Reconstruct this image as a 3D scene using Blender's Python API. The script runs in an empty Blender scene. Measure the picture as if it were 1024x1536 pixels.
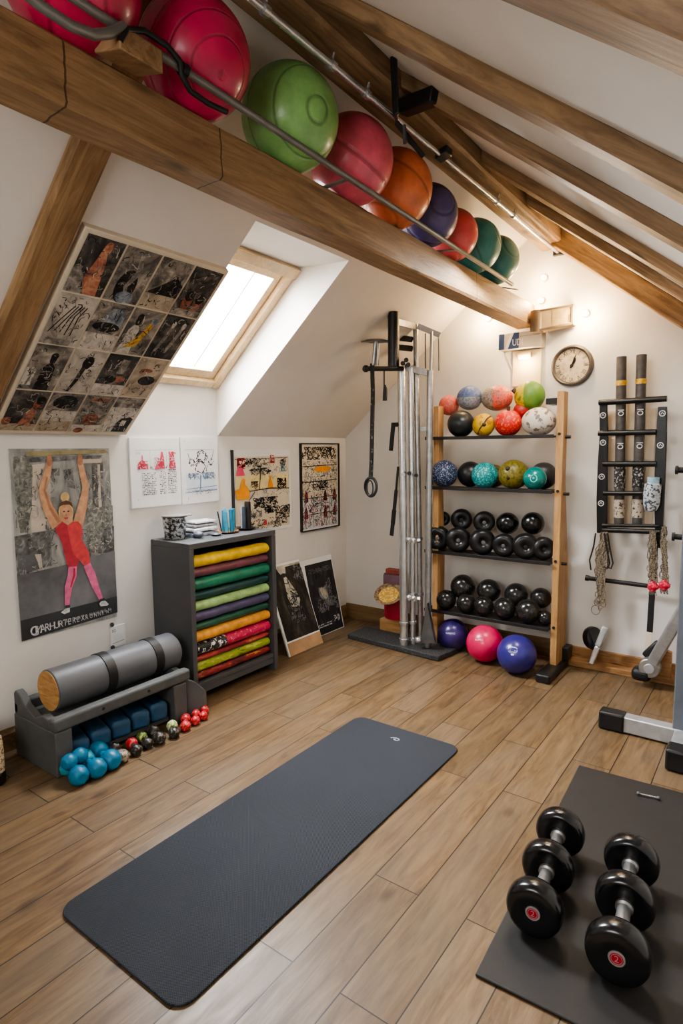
import bpy, bmesh, math, random
from mathutils import Vector, Matrix, Quaternion, noise as mnoise
PI = math.pi
random.seed(7)
scene = bpy.context.scene
COL = scene.collection
V = Vector

# ------------------------------------------------------------------ camera geometry (solved from the photograph's vanishing points)
FPX, YAW, PITCH, ROLL, EYE = 898.283, 0.63172979, 0.10529585, -0.00869957, V((0, 0, 1.55))
_f = V((-math.sin(YAW) * math.cos(PITCH), math.cos(YAW) * math.cos(PITCH), -math.sin(PITCH)))
_r = V((math.cos(YAW), math.sin(YAW), 0)); _u = _r.cross(_f)
CR = _r * math.cos(ROLL) + _u * math.sin(ROLL)
CU = -_r * math.sin(ROLL) + _u * math.cos(ROLL)
CF = _f
def ray(px, py): return CR * ((px - 512) / FPX) - CU * ((py - 768) / FPX) + CF
def at(ax, val, px, py):
    "point of the real plane x|y|z = val seen at a pixel of the photo"
    i = 'xyz'.index(ax); d = ray(px, py); return EYE + d * ((val - EYE[i]) / d[i])
def onplane(p0, n, px, py):
    d = ray(px, py); p0 = V(p0); n = V(n); return EYE + d * ((p0 - EYE).dot(n) / d.dot(n))

LW, BW, RW, FW = -3.17, 4.40, 0.47, -1.55          # left, back, right, front wall planes
KZ, LSL = 1.645, 0.855                            # knee wall height, slope of the left roof side
RSL, RZ0 = 0.80, 1.99                             # right roof plaster: z = RZ0 - RSL*x
APX = (RZ0 - (KZ + LSL * 3.17)) / (LSL + RSL); APZ = RZ0 - RSL * APX
def lz(x): return KZ + LSL * (x - LW)
def rz(x): return RZ0 - RSL * x
LN = V((LSL, 0, -1)).normalized()                 # normal of the left slope, into the room
LUP = V((1, 0, LSL)).normalized()                 # up the left slope

# ------------------------------------------------------------------ materials
def lin(c):
    c = c / 255.0
    return c / 12.92 if c <= 0.04045 else ((c + 0.055) / 1.055) ** 2.4
def rgb(c): return (lin(c[0]), lin(c[1]), lin(c[2]), 1.0)
def mul(c, k): return tuple(max(0, min(255, v * k)) for v in c)
_cache = {}
class NT:
    def __init__(s, name):
        s.m = bpy.data.materials.new(name); s.m.use_nodes = True
        s.t = s.m.node_tree; s.n = s.t.nodes; s.l = s.t.links
        s.p = s.n['Principled BSDF']
        s.tc = s.n.new('ShaderNodeTexCoord')
    def node(s, ty, **kw):
        n = s.n.new(ty)
        for k, v in kw.items(): setattr(n, k, v)
        return n
    def link(s, a, b): s.l.new(a, b)
    def mapping(s, scale=(1, 1, 1), loc=(0, 0, 0), rot=(0, 0, 0), src='Object'):
        m = s.node('ShaderNodeMapping'); m.inputs['Scale'].default_value = scale
        m.inputs['Location'].default_value = loc; m.inputs['Rotation'].default_value = rot
        s.link(s.tc.outputs[src], m.inputs['Vector']); return m.outputs['Vector']
    def noise(s, vec, scale, detail=4, rough=.55, dist=0):
        n = s.node('ShaderNodeTexNoise'); n.inputs['Scale'].default_value = scale
        n.inputs['Detail'].default_value = detail; n.inputs['Roughness'].default_value = rough
        n.inputs['Distortion'].default_value = dist
        s.link(vec, n.inputs['Vector']); return n.outputs['Fac']
    def ramp(s, fac, stops, interp='LINEAR'):
        r = s.node('ShaderNodeValToRGB'); cr = r.color_ramp; cr.interpolation = interp
        while len(cr.elements) < len(stops): cr.elements.new(0.5)
        for e, (p, c) in zip(cr.elements, stops): e.position = p; e.color = c if len(c) == 4 else rgb(c)
        s.link(fac, r.inputs['Fac']); return r.outputs['Color']
    def math(s, op, a, b=None, c=None):
        n = s.node('ShaderNodeMath', operation=op)
        for i, v in enumerate((a, b, c)):
            if v is None: continue
            if isinstance(v, (int, float)): n.inputs[i].default_value = v
            else: s.link(v, n.inputs[i])
        return n.outputs[0]
    def mix(s, fac, a, b, mode='MIX'):
        n = s.node('ShaderNodeMix', data_type='RGBA', blend_type=mode)
        for sock, v in ((n.inputs[0], fac), (n.inputs[6], a), (n.inputs[7], b)):
            if isinstance(v, (int, float)): sock.default_value = v
            elif isinstance(v, tuple): sock.default_value = v if len(v) == 4 else rgb(v)
            else: s.link(v, sock)
        return n.outputs[2]
    def bump(s, h, strength=.3, dist=.01):
        b = s.node('ShaderNodeBump'); b.inputs['Strength'].default_value = strength
        b.inputs['Distance'].default_value = dist
        s.link(h, b.inputs['Height']); s.link(b.outputs['Normal'], s.p.inputs['Normal'])
    def col(s, c):
        if isinstance(c, tuple): s.p.inputs['Base Color'].default_value = rgb(c)
        else: s.link(c, s.p.inputs['Base Color'])
    def set(s, rough=.5, metal=0, coat=0, spec=.5):
        s.p.inputs['Roughness'].default_value = rough; s.p.inputs['Metallic'].default_value = metal
        s.p.inputs['Coat Weight'].default_value = coat; s.p.inputs['Specular IOR Level'].default_value = spec
        s.p.inputs['Coat Roughness'].default_value = .12

def mat(name, c, rough=.5, metal=0, var=.12, vs=7, bump=0, bs=80, coat=0, spec=.5):
    if name in _cache: return _cache[name]
    k = NT(name); k.set(rough, metal, coat, spec)
    vec = k.mapping()
    f = k.noise(vec, vs, 5, .6)
    k.col(k.ramp(f, [(.25, mul(c, 1 - var)), (.75, mul(c, 1 + var))]))
    if bump: k.bump(k.noise(vec, bs, 3), bump, .004)
    _cache[name] = k.m; return k.m
def emis(name, c, strength):
    k = NT(name); k.col(c); k.p.inputs['Emission Color'].default_value = rgb(c)
    k.p.inputs['Emission Strength'].default_value = strength; return k.m
def speckle(name, base, spot, scale=60, lo=.5, hi=.56, rough=.45, bump=.25, third=None, sep=None):
    "speckled rubber; sep=(axis, third colour) tints one half of it"
    k = NT(name); k.set(rough)
    vec = k.mapping(); f = k.noise(vec, scale, 3, .6)
    b = base
    if sep:
        xyz = k.node('ShaderNodeSeparateXYZ'); k.link(vec, xyz.inputs[0])
        side = k.math('GREATER_THAN', k.math('ADD', xyz.outputs[sep[0]], k.math('MULTIPLY', k.noise(vec, 20, 1), .004)), .003 + sep[2])
        b = k.mix(side, base, sep[1])
    fac = k.ramp(f, [(lo, (0, 0, 0, 1)), (hi, (1, 1, 1, 1))])
    k.col(k.mix(fac, b, spot)); k.bump(f, bump, .004); return k.m
def woodmat(name, stops, scale=1.0, rough=.55, bump=.25, knots=True, grain=16, spec=.35, joints=(), axis='x'):
    "timber whose grain runs along the object's own X axis"
    k = NT(name); k.set(rough, spec=spec)
    oi = k.node('ShaderNodeObjectInfo')
    add = k.node('ShaderNodeVectorMath', operation='ADD')
    ms = (1.5 * scale, grain * scale, grain * scale) if axis == 'x' else (grain * scale, grain * scale, 1.5 * scale)
    k.link(k.mapping(ms), add.inputs[0])
    cmb = k.node('ShaderNodeCombineXYZ'); k.link(k.math('MULTIPLY', oi.outputs['Random'], 40), cmb.inputs[0])
    k.link(cmb.outputs[0], add.inputs[1]); vec = add.outputs[0]
    f = k.noise(vec, 1.8, 10, .70, .9)
    c = k.ramp(f, stops)
    add2 = k.node('ShaderNodeVectorMath', operation='ADD')
    k.link(k.mapping((2.2 * scale, 5 * scale, 5 * scale) if axis == 'x' else (5 * scale, 5 * scale, 2.2 * scale)), add2.inputs[0]); k.link(cmb.outputs[0], add2.inputs[1])
    big = k.noise(add2.outputs[0], 1.0, 3, .5)
    c = k.mix(k.ramp(big, [(.35, (.25, .25, .25, 1)), (.62, (0, 0, 0, 1))]), c, mul(stops[0][1], .72))
    if knots:
        vo = k.node('ShaderNodeTexVoronoi'); vo.inputs['Scale'].default_value = 1.0
        add3 = k.node('ShaderNodeVectorMath', operation='ADD')
        k.link(k.mapping((2.4 * scale, 6.5 * scale, 6.5 * scale) if axis == 'x' else (6.5 * scale, 6.5 * scale, 2.4 * scale)), add3.inputs[0]); k.link(cmb.outputs[0], add3.inputs[1])
        k.link(add3.outputs[0], vo.inputs['Vector'])
        kn = k.ramp(vo.outputs['Distance'], [(.07, (1, 1, 1, 1)), (.16, (0, 0, 0, 1))])
        c = k.mix(k.math('MULTIPLY', kn, .7), c, mul(stops[0][1], .42))
    if joints:
        xs = k.node('ShaderNodeSeparateXYZ'); k.link(k.mapping(), xs.inputs[0]); j = None
        wob = k.math('MULTIPLY', k.noise(k.mapping((1, 9, 9)), 2, 2), .02)
        for xj in joints:
            d = k.math('LESS_THAN', k.math('ABSOLUTE', k.math('SUBTRACT', k.math('ADD', xs.outputs[0], wob), xj + .01)), .0028)
            j = d if j is None else k.math('MAXIMUM', j, d)
        c = k.mix(k.math('MULTIPLY', j, .8), c, (46, 32, 20))
    k.col(c); k.bump(f, bump, .006); return k.m

def wallmat(name, c):
    k = NT(name); k.set(.9, spec=.2); vec = k.mapping()
    k.col(k.ramp(k.noise(vec, 1.3, 6, .6), [(.3, mul(c, .965)), (.7, mul(c, 1.02))]))
    k.bump(k.noise(vec, 90, 4), .08, .003); return k.m

def floormat():
    k = NT('oak laminate planks'); k.set(.42, spec=.4)
    vec = k.mapping((1, 1, 1), (0, .045, 0), (0, 0, PI / 2))       # u = y-ish along the planks
    br = k.node('ShaderNodeTexBrick', offset=.37, offset_frequency=2, squash=1)
    for n_, v_ in (('Scale', 1.0), ('Mortar Size', .0022), ('Mortar Smooth', .1), ('Bias', 0.0), ('Brick Width', 1.25), ('Row Height', .178)):
        br.inputs[n_].default_value = v_
    br.inputs['Color1'].default_value = (0, 0, 0, 1); br.inputs['Color2'].default_value = (1, 1, 1, 1); br.inputs['Mortar'].default_value = (.5, .5, .5, 1)
    k.link(vec, br.inputs['Vector'])
    bw = k.node('ShaderNodeRGBToBW'); k.link(br.outputs['Color'], bw.inputs[0]); rnd = bw.outputs[0]
    sc = k.node('ShaderNodeVectorMath', operation='MULTIPLY'); sc.inputs[1].default_value = (1.9, 15, 1); k.link(vec, sc.inputs[0])
    n = k.node('ShaderNodeTexNoise', noise_dimensions='4D'); k.link(sc.outputs[0], n.inputs['Vector'])
    k.link(k.math('MULTIPLY', rnd, 30), n.inputs['W'])
    for a, b in (('Scale', 1.7), ('Detail', 9), ('Roughness', .64), ('Distortion', 1.1)): n.inputs[a].default_value = b
    g = n.outputs['Fac']
    c = k.ramp(g, [(.25, (54, 40, 26)), (.40, (91, 70, 46)), (.54, (111, 88, 61)), (.75, (134, 110, 80))])
    sc2 = k.node('ShaderNodeVectorMath', operation='MULTIPLY'); sc2.inputs[1].default_value = (1.3, 3.6, 1); k.link(vec, sc2.inputs[0])
    n2 = k.node('ShaderNodeTexNoise', noise_dimensions='4D'); k.link(sc2.outputs[0], n2.inputs['Vector']); k.link(k.math('MULTIPLY', rnd, 17), n2.inputs['W'])
    n2.inputs['Scale'].default_value = 1.2; n2.inputs['Detail'].default_value = 3
    c = k.mix(k.ramp(n2.outputs['Fac'], [(.38, (.5, .5, .5, 1)), (.6, (0, 0, 0, 1))]), c, (116, 101, 82))
    vo = k.node('ShaderNodeTexVoronoi'); sc3 = k.node('ShaderNodeVectorMath', operation='MULTIPLY'); sc3.inputs[1].default_value = (2.2, 4.4, 1)
    k.link(vec, sc3.inputs[0]); k.link(sc3.outputs[0], vo.inputs['Vector']); vo.inputs['Scale'].default_value = 1
    c = k.mix(k.math('MULTIPLY', k.ramp(vo.outputs['Distance'], [(.03, (1, 1, 1, 1)), (.12, (0, 0, 0, 1))]), .7), c, (58, 42, 31))
    tint = k.math('ADD', k.math('MULTIPLY', rnd, .28), .80)
    tc = k.node('ShaderNodeCombineColor')
    for i in range(3): k.link(tint, tc.inputs[i])
    c = k.mix(1.0, c, tc.outputs[0], 'MULTIPLY')
    c = k.mix(br.outputs['Fac'], c, (30, 22, 17)); k.col(c)
    h = k.math('SUBTRACT', k.math('MULTIPLY', g, .25), br.outputs['Fac']); k.bump(h, .35, .004)
    k.link(k.ramp(g, [(.3, (.5, .5, .5, 1)), (.7, (.36, .36, .36, 1))]), k.p.inputs['Roughness'])
    return k.m

def weavemat(name, dark, light, pitch=.0075, rough=.7):
    k = NT(name); k.set(rough, spec=.3); vec = k.mapping()
    xyz = k.node('ShaderNodeSeparateXYZ'); k.link(vec, xyz.inputs[0])
    w = 2 * PI / pitch
    a = k.math('SINE', k.math('MULTIPLY', xyz.outputs[0], w)); b = k.math('SINE', k.math('MULTIPLY', xyz.outputs[1], w))
    h = k.math('MULTIPLY', a, b)
    f = k.math('MULTIPLY_ADD', h, .5, .5)
    c = k.mix(f, dark, light)
    c = k.mix(k.math('MULTIPLY', k.noise(vec, 2.2, 3), .35), c, mul(light, 1.12)); k.col(c)
    k.bump(h, .6, .002); return k.m

def ballmat(name, c, axis=(0, 0, 1), n=5, R=.17, rough=.36, two=None, sheen=.45, lines=True):
    "inflated PVC ball with moulded grooves round an axis"
    c = tuple(min(250, (v * .86 + sum(c) / 3 * .14) * 1.07) for v in c)
    k = NT(name); k.set(rough, spec=sheen, coat=.15); vec = k.mapping()
    d = k.node('ShaderNodeVectorMath', operation='DOT_PRODUCT'); k.link(vec, d.inputs[0]); d.inputs[1].default_value = V(axis).normalized()
    t = k.math('ARCCOSINE', k.math('DIVIDE', d.outputs['Value'], R * 1.02))
    fr = k.math('FRACT', k.math('MULTIPLY', t, n / PI))
    tri = k.math('ABSOLUTE', k.math('SUBTRACT', fr, .5))
    gr = k.ramp(tri, [(.0, (1, 1, 1, 1)), (.07, (0, 0, 0, 1))])
    f = k.noise(vec, 14, 5, .6)
    cc = k.ramp(f, [(.3, mul(c, .9)), (.7, mul(c, 1.08))])
    if two:
        f2 = k.noise(vec, 6, 2); cc = k.mix(k.ramp(f2, [(.5, (0, 0, 0, 1)), (.62, (.6, .6, .6, 1))]), cc, two)
    if lines:
        cc = k.mix(k.math('MULTIPLY', gr, .42), cc, mul(c, .45)); k.bump(k.math('SUBTRACT', k.math('MULTIPLY', f, .15), gr), .5, .008)
    else: k.bump(f, .12, .01)
    k.col(cc); return k.m

def photomat(name, seed, stops, scale=6, stretch=(1, 1, 1)):
    "the blotchy tones of a small print"
    k = NT(name); k.set(.55, spec=.3)
    vec = k.mapping(stretch, (seed * 3.1, seed * 1.7, seed * 2.3))
    f = k.noise(vec, scale, 7, .68, .8)
    k.col(k.ramp(f, stops)); return k.m

# ------------------------------------------------------------------ mesh building
class MB:
    def __init__(s): s.v = []; s.f = []; s.mi = []; s.cur = 0
    def _add(s, vs, fs, mi=None):
        o = len(s.v); s.v += [V(p) for p in vs]
        for f in fs: s.f.append([i + o for i in f]); s.mi.append(s.cur if mi is None else mi)
        return s
    def quad(s, a, b, c, d, mi=None): return s._add([a, b, c, d], [(0, 1, 2, 3)], mi)
    def poly(s, pts, mi=None): return s._add(pts, [tuple(range(len(pts)))], mi)
    def box(s, lo, hi, mi=None):
        x0, y0, z0 = lo; x1, y1, z1 = hi
        vs = [(x0, y0, z0), (x1, y0, z0), (x1, y1, z0), (x0, y1, z0), (x0, y0, z1), (x1, y0, z1), (x1, y1, z1), (x0, y1, z1)]
        return s._add(vs, [(3, 2, 1, 0), (4, 5, 6, 7), (0, 1, 5, 4), (1, 2, 6, 5), (2, 3, 7, 6), (3, 0, 4, 7)], mi)
    def obox(s, c, ax, ay, az, mi=None):
        "box from centre and three half-extent vectors"
        c, ax, ay, az = V(c), V(ax), V(ay), V(az)
        vs = [c - ax - ay - az, c + ax - ay - az, c + ax + ay - az, c - ax + ay - az, c - ax - ay + az, c + ax - ay + az, c + ax + ay + az, c - ax + ay + az]
        fs = [(3, 2, 1, 0), (4, 5, 6, 7), (0, 1, 5, 4), (1, 2, 6, 5), (2, 3, 7, 6), (3, 0, 4, 7)]
        if ax.cross(ay).dot(az) < 0: fs = [tuple(reversed(f)) for f in fs]
        return s._add(vs, fs, mi)
    def bar(s, p0, p1, w, h, up=(0, 0, 1), mi=None):
        p0, p1 = V(p0), V(p1); d = p1 - p0; L = d.length; d.normalize()
        side = d.cross(V(up)).normalized(); u = side.cross(d)
        return s.obox((p0 + p1) / 2, d * L / 2, side * w / 2, u * h / 2, mi)
    def prism(s, pts, ext, mi=None):
        "extrude a planar outline by a vector"
        pts = [V(p) for p in pts]; e = V(ext); n = len(pts)
        nrm = V((0, 0, 0))
        for i in range(n): nrm += pts[i].cross(pts[(i + 1) % n])
        if nrm.dot(e) > 0: pts = pts[::-1]
        return s._add(pts + [p + e for p in pts], [tuple(range(n)), tuple(range(2 * n - 1, n - 1, -1))] + [(i, i + n, (i + 1) % n + n, (i + 1) % n) for i in range(n)], mi)
    def lathe(s, prof, c, axis=(0, 0, 1), seg=32, mi=None, ref=None):
        "profile [(radius, height)] spun round an axis through c"
        c = V(c); a = V(axis).normalized()
        r = V(ref) if ref else (V((1, 0, 0)) if abs(a.x) < .8 else V((0, 1, 0)))
        e1 = (r - a * r.dot(a)).normalized(); e2 = a.cross(e1)
        vs, fs, rows = [], [], []
        for (R, h) in prof:
            if R < 1e-6: rows.append([len(vs)]); vs.append(c + a * h)
            else:
                rows.append(list(range(len(vs), len(vs) + seg)))
                for i in range(seg):
                    t = 2 * PI * i / seg; vs.append(c + a * h + (e1 * math.cos(t) + e2 * math.sin(t)) * R)
        for p, q in zip(rows, rows[1:]):
            for i in range(seg):
                j = (i + 1) % seg
                if len(p) == 1 and len(q) == 1: continue
                if len(p) == 1: fs.append((p[0], q[j], q[i]))
                elif len(q) == 1: fs.append((p[i], p[j], q[0]))
                else: fs.append((p[i], p[j], q[j], q[i]))
        return s._add(vs, fs, mi)
    def cyl(s, p0, p1, r0, r1=None, seg=20, mi=None):
        p0, p1 = V(p0), V(p1); r1 = r0 if r1 is None else r1; L = (p1 - p0).length
        return s.lathe([(0, 0), (r0, 0), (r1, L), (0, L)], p0, p1 - p0, seg, mi)
    def ball(s, c, R, sc=(1, 1, 1), seg=40, rings=24, mi=None):
        prof = [(R * math.sin(PI * i / rings), -R * math.cos(PI * i / rings)) for i in range(rings + 1)]
        prof[0] = (0, -R); prof[-1] = (0, R)
        o = len(s.v); s.lathe(prof, (0, 0, 0), (0, 0, 1), seg, mi)
        for i in range(o, len(s.v)): p = s.v[i]; s.v[i] = V(c) + V((p.x * sc[0], p.y * sc[1], p.z * sc[2]))
        return s
    def tube(s, path, r, seg=10, mi=None, closed=False):
        P = [V(p) for p in path]; n = len(P); rr = r if isinstance(r, (list, tuple)) else [r] * n
        vs, fs = [], []; e1 = None
        for i in range(n):
            if closed: t = P[(i + 1) % n] - P[i - 1]
            else: t = P[min(i + 1, n - 1)] - P[max(i - 1, 0)]
            t.normalize()
            if e1 is None: e1 = t.orthogonal().normalized()
            e1 = (e1 - t * e1.dot(t)).normalized(); e2 = t.cross(e1)
            for k in range(seg):
                a = 2 * PI * k / seg; vs.append(P[i] + (e1 * math.cos(a) + e2 * math.sin(a)) * rr[i])
        for i in range(n if closed else n - 1):
            for k in range(seg):
                a, b = i * seg + k, i * seg + (k + 1) % seg; c, d = ((i + 1) % n) * seg + (k + 1) % seg, ((i + 1) % n) * seg + k
                fs.append((a, b, c, d))
        if not closed: fs.append(tuple(range(seg - 1, -1, -1))); fs.append(tuple(range((n - 1) * seg, n * seg)))
        return s._add(vs, fs, mi)
    def warp(s, fn, start=0):
        for i in range(start, len(s.v)): s.v[i] = V(fn(s.v[i]))
        return s
    def build(s, name, mats, parent=None, loc=None, angle=40, bevel=0, seg=2, flat=False):
        "link as one mesh object; vertices are in world space, the object's origin goes to loc or to its parent's place"
        if not isinstance(mats, (list, tuple)): mats = [mats]
        if parent is not None: org = wloc(parent)
        else: org = V(loc) if loc is not None else sum(s.v, V((0, 0, 0))) / len(s.v)
        me = bpy.data.meshes.new(name)
        me.from_pydata([tuple(p - org) for p in s.v], [], s.f)
        for m in mats: me.materials.append(m)
        for p, i in zip(me.polygons, s.mi): p.material_index = i
        me.update()
        if not flat:
            me.polygons.foreach_set('use_smooth', [True] * len(me.polygons)); me.set_sharp_from_angle(angle=math.radians(angle))
        o = bpy.data.objects.new(name, me); COL.objects.link(o)
        if parent is not None: o.parent = parent
        else: o.location = org
        if bevel:
            b = o.modifiers.new('bevel', 'BEVEL'); b.width = bevel; b.segments = seg; b.limit_method = 'ANGLE'; b.angle_limit = math.radians(50)
            b.harden_normals = False
        return o
def wloc(o):
    p = V((0, 0, 0))
    while o is not None: p += o.location; o = o.parent
    return p
def tag(o, label, cat, group=None):
    o['label'] = label; o['category'] = cat
    if group: o['group'] = group
    return o
def thing(name, loc, label, cat, group=None):
    o = bpy.data.objects.new(name, None); COL.objects.link(o); o.location = loc; o.empty_display_size = .05
    return tag(o, label, cat, group)
def struct(o): o['kind'] = 'structure'; return o
def fin(o):                                           # make normals consistent
    bm = bmesh.new(); bm.from_mesh(o.data); bmesh.ops.recalc_face_normals(bm, faces=bm.faces); bm.to_mesh(o.data); bm.free(); return o

class Canvas:
    "a flat sheet: corners tl, tr, br, bl; draws thin inked shapes just above it, all into one MB"
    def __init__(s, tl, tr, br, bl, mb, step=.00035):
        s.o = V(bl); s.U = (V(br) - V(bl) + V(tr) - V(tl)) / 2; s.W = (V(tl) - V(bl) + V(tr) - V(br)) / 2
        s.n = s.U.cross(s.W).normalized(); s.mb = mb; s.k = 0; s.step = step
    def p(s, u, v, k=None): return s.o + s.U * u + s.W * v + s.n * (s.step * (s.k if k is None else k))
    def shape(s, pts, mi, layer=True):
        if layer: s.k += 1
        s.mb.poly([s.p(u, v) for u, v in pts], mi)
    def rect(s, u0, v0, u1, v1, mi, layer=True): s.shape([(u0, v0), (u1, v0), (u1, v1), (u0, v1)], mi, layer)
    def ell(s, u, v, ru, rv, mi, n=20, layer=True, a0=0, a1=2 * PI):
        s.shape([(u + ru * math.cos(a0 + (a1 - a0) * i / n), v + rv * math.sin(a0 + (a1 - a0) * i / n)) for i in range(n)], mi, layer)
    def stroke(s, pts, w, mi, layer=True):
        "polyline of varying width (w in units of U length)"
        if layer: s.k += 1
        LU, LV = s.U.length, s.W.length; P = [V((u * LU, v * LV)) for u, v in pts]
        ws = w if isinstance(w, (list, tuple)) else [w] * len(P); Lf, Rt = [], []
        for i, q in enumerate(P):
            t = (P[min(i + 1, len(P) - 1)] - P[max(i - 1, 0)]); t = t.normalized() if t.length > 0 else V((1, 0))
            nn = V((-t.y, t.x)) * ws[i] * LU / 2; Lf.append(q + nn); Rt.append(q - nn)
        for i in range(len(P) - 1):
            s.mb.poly([s.p(q.x / LU, q.y / LV) for q in (Lf[i], Rt[i], Rt[i + 1], Lf[i + 1])], mi)
    def scribble(s, u0, v0, u1, v1, n, mi, size=.02, rnd=random, curl=True):
        s.k += 1
        for _ in range(n):
            u, v = rnd.uniform(u0, u1), rnd.uniform(v0, v1); a = rnd.uniform(0, 6.3); pts = [(u, v)]
            for _ in range(rnd.randint(1, 4)):
                a += rnd.uniform(-1.4, 1.4); u += math.cos(a) * size * rnd.uniform(.4, 1.2); v += math.sin(a) * size * rnd.uniform(.3, .9); pts.append((min(max(u, u0), u1), min(max(v, v0), v1)))
            s.stroke(pts, [size * rnd.uniform(.12, .4) for _ in pts], mi, False)
    def lines(s, u0, v0, u1, v1, rows, mi, rnd=random, fill=.7):
        "rows of small letter-like marks"
        s.k += 1; dv = (v0 - v1) / rows
        for r in range(rows):
            u = u0; v = v0 - dv * r
            while u < u1:
                w = rnd.uniform(.008, .03)
                if rnd.random() < fill: 
                    s.rect(u, v - dv * rnd.uniform(.45, .75), min(u + w, u1), v - dv * .15, mi, False)
                u += w + rnd.uniform(.004, .014)
    def text(s, string, u, v, hu, mi, xs=1.0, layer=True):
        "letters, cap height hu (fraction of W), left end at u,v"
        if layer: s.k += 1
        vs, fs = glyphs(string); LU, LV = s.U.length, s.W.length; k = hu * LV / .7
        s.mb._add([s.p(u + x * k * xs / LU, v + y * k / LV) for x, y in vs], fs, mi)
def glyphs(string, align='LEFT'):
    c = bpy.data.curves.new('t', 'FONT'); c.body = string; c.align_x = align; c.resolution_u = 3
    o = bpy.data.objects.new('t', c); COL.objects.link(o); bpy.context.view_layer.update()
    me = bpy.data.meshes.new_from_object(o.evaluated_get(bpy.context.evaluated_depsgraph_get()))
    vs = [(p.co.x, p.co.y) for p in me.vertices]; fs = [tuple(p.vertices) for p in me.polygons]
    bpy.data.objects.remove(o); bpy.data.curves.remove(c); bpy.data.meshes.remove(me); return vs, fs

# palette
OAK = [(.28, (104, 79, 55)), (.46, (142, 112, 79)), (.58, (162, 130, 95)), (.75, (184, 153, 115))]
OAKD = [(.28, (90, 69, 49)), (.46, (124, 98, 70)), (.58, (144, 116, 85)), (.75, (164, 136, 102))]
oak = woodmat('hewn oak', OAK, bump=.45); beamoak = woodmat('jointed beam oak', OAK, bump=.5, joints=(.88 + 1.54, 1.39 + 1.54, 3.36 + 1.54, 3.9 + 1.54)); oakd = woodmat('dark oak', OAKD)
pine = woodmat('orange pine', [(.3, (150, 110, 66)), (.5, (182, 140, 92)), (.7, (200, 162, 112))], 1.6, .5, .12)
pinez = woodmat('orange pine upright', [(.3, (150, 110, 66)), (.5, (182, 140, 92)), (.7, (200, 162, 112))], 1.2, .5, .12, axis='z')
skypine = woodmat('pale pine', [(.3, (196, 168, 130)), (.5, (214, 188, 150)), (.7, (226, 204, 170))], 1.6, .45, .08, False)
stepw = woodmat('varnished step board', [(.3, (122, 88, 56)), (.5, (156, 117, 78)), (.7, (180, 142, 102))], 1.5, .45, .12)
plaster = wallmat('white plaster', (222, 219, 214)); plasterc = wallmat('ceiling plaster', (224, 218, 210))
black = mat('black rubber', (24, 24, 25), .5, 0, .2, 9, .15, 120)
blackgloss = mat('glossy black vinyl', (19, 19, 21), .24, 0, .25, 9, .08, 40, .3)
blackpl = mat('black plastic', (27, 27, 29), .38, 0, .15, 9)
chrome = mat('chrome tube', (206, 207, 208), .27, .85, .1, 14)
steel = mat('brushed steel', (164, 164, 163), .36, .85, .14, 18, .1, 90)
greymet = mat('dull grey metal', (120, 122, 124), .42, .8, .15, 10)
silver = mat('silver paint', (176, 178, 180), .38, .55, .1, 12, .06, 60)
bluegrey = mat('blue grey paint', (112, 119, 128), .45, .35, .1, 5, .05, 60)
white = mat('white paper', (226, 226, 224), .6, 0, .02)
cream = mat('cream card', (214, 202, 180), .65, 0, .04)
ink = mat('black ink', (34, 33, 33), .6, 0, .2); inkgrey = mat('grey ink', (120, 122, 124), .6, 0, .1)
inkblue = mat('blue ink', (120, 142, 176), .6, 0, .15); inkred = mat('red ink', (196, 52, 62), .6, 0, .2)
inkor = mat('orange ink', (238, 148, 30), .6, 0, .15); inkpink = mat('pink ink', (214, 70, 106), .6, 0, .2)
markw = mat('white print', (222, 222, 222), .5, 0, .05)

# ================================================================== ROOM SHELL
SKY0, SKY1, SKX = 2.13, 2.88, -2.04                # roof opening for the skylight
fl = MB().box((LW - .2, FW - .2, -.12), (RW + .2, BW + .2, 0)); struct(fl.build('floor', floormat(), loc=(0, 0, 0), flat=True))
w = MB().box((LW - .35, FW - .2, 0), (LW, BW + .2, KZ)); w.box((LW - .35, SKY0 - .05, KZ), (LW, SKY1 + .05, 1.992))
struct(w.build('wall_left', plaster, loc=(LW, 0, 0), flat=True))
gable = lambda y: [(LW - .3, y, 0), (RW + .2, y, 0), (RW + .2, y, rz(RW) + .1), (APX, y, APZ + .1), (LW - .3, y, lz(LW - .3) + .1)]
struct(MB().prism(gable(BW), (0, .15, 0)).build('wall_back', plaster, loc=(0, BW, 0), flat=True))
struct(MB().prism(gable(FW), (0, -.15, 0)).build('wall_front', plaster, loc=(0, FW, 0), flat=True))
struct(MB().box((RW, FW - .2, 0), (RW + .15, BW + .2, rz(RW) + .05)).build('wall_right', plaster, loc=(RW, 0, 0), flat=True))
c = MB(); T = .42
def roofsec(y0, y1, pts): c.prism([(x, y0, z) for x, z in pts], (0, y1 - y0, 0))
full = [(LW, KZ), (APX, APZ), (APX, APZ + T), (LW - .3, lz(LW - .3) + T)]
if True:
    full = [(LW - .02, lz(LW - .02)), (APX, APZ), (APX, APZ + T), (LW - .3, lz(LW - .3) + T)]
roofsec(FW - .2, SKY0, full); roofsec(SKY1, BW + .2, full)
roofsec(SKY0, SKY1, [(SKX, lz(SKX)), (APX, APZ), (APX, APZ + T), (SKX - .42, 2.62 + .25), (SKX - .42, 2.64)])
roofsec(FW - .2, BW + .2, [(APX, APZ), (RW + .2, rz(RW + .2)), (RW + .2, rz(RW + .2) + .25), (APX, APZ + .25)])
struct(fin(c.build('ceiling', plasterc, loc=(APX, 0, APZ), flat=True)))

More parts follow.
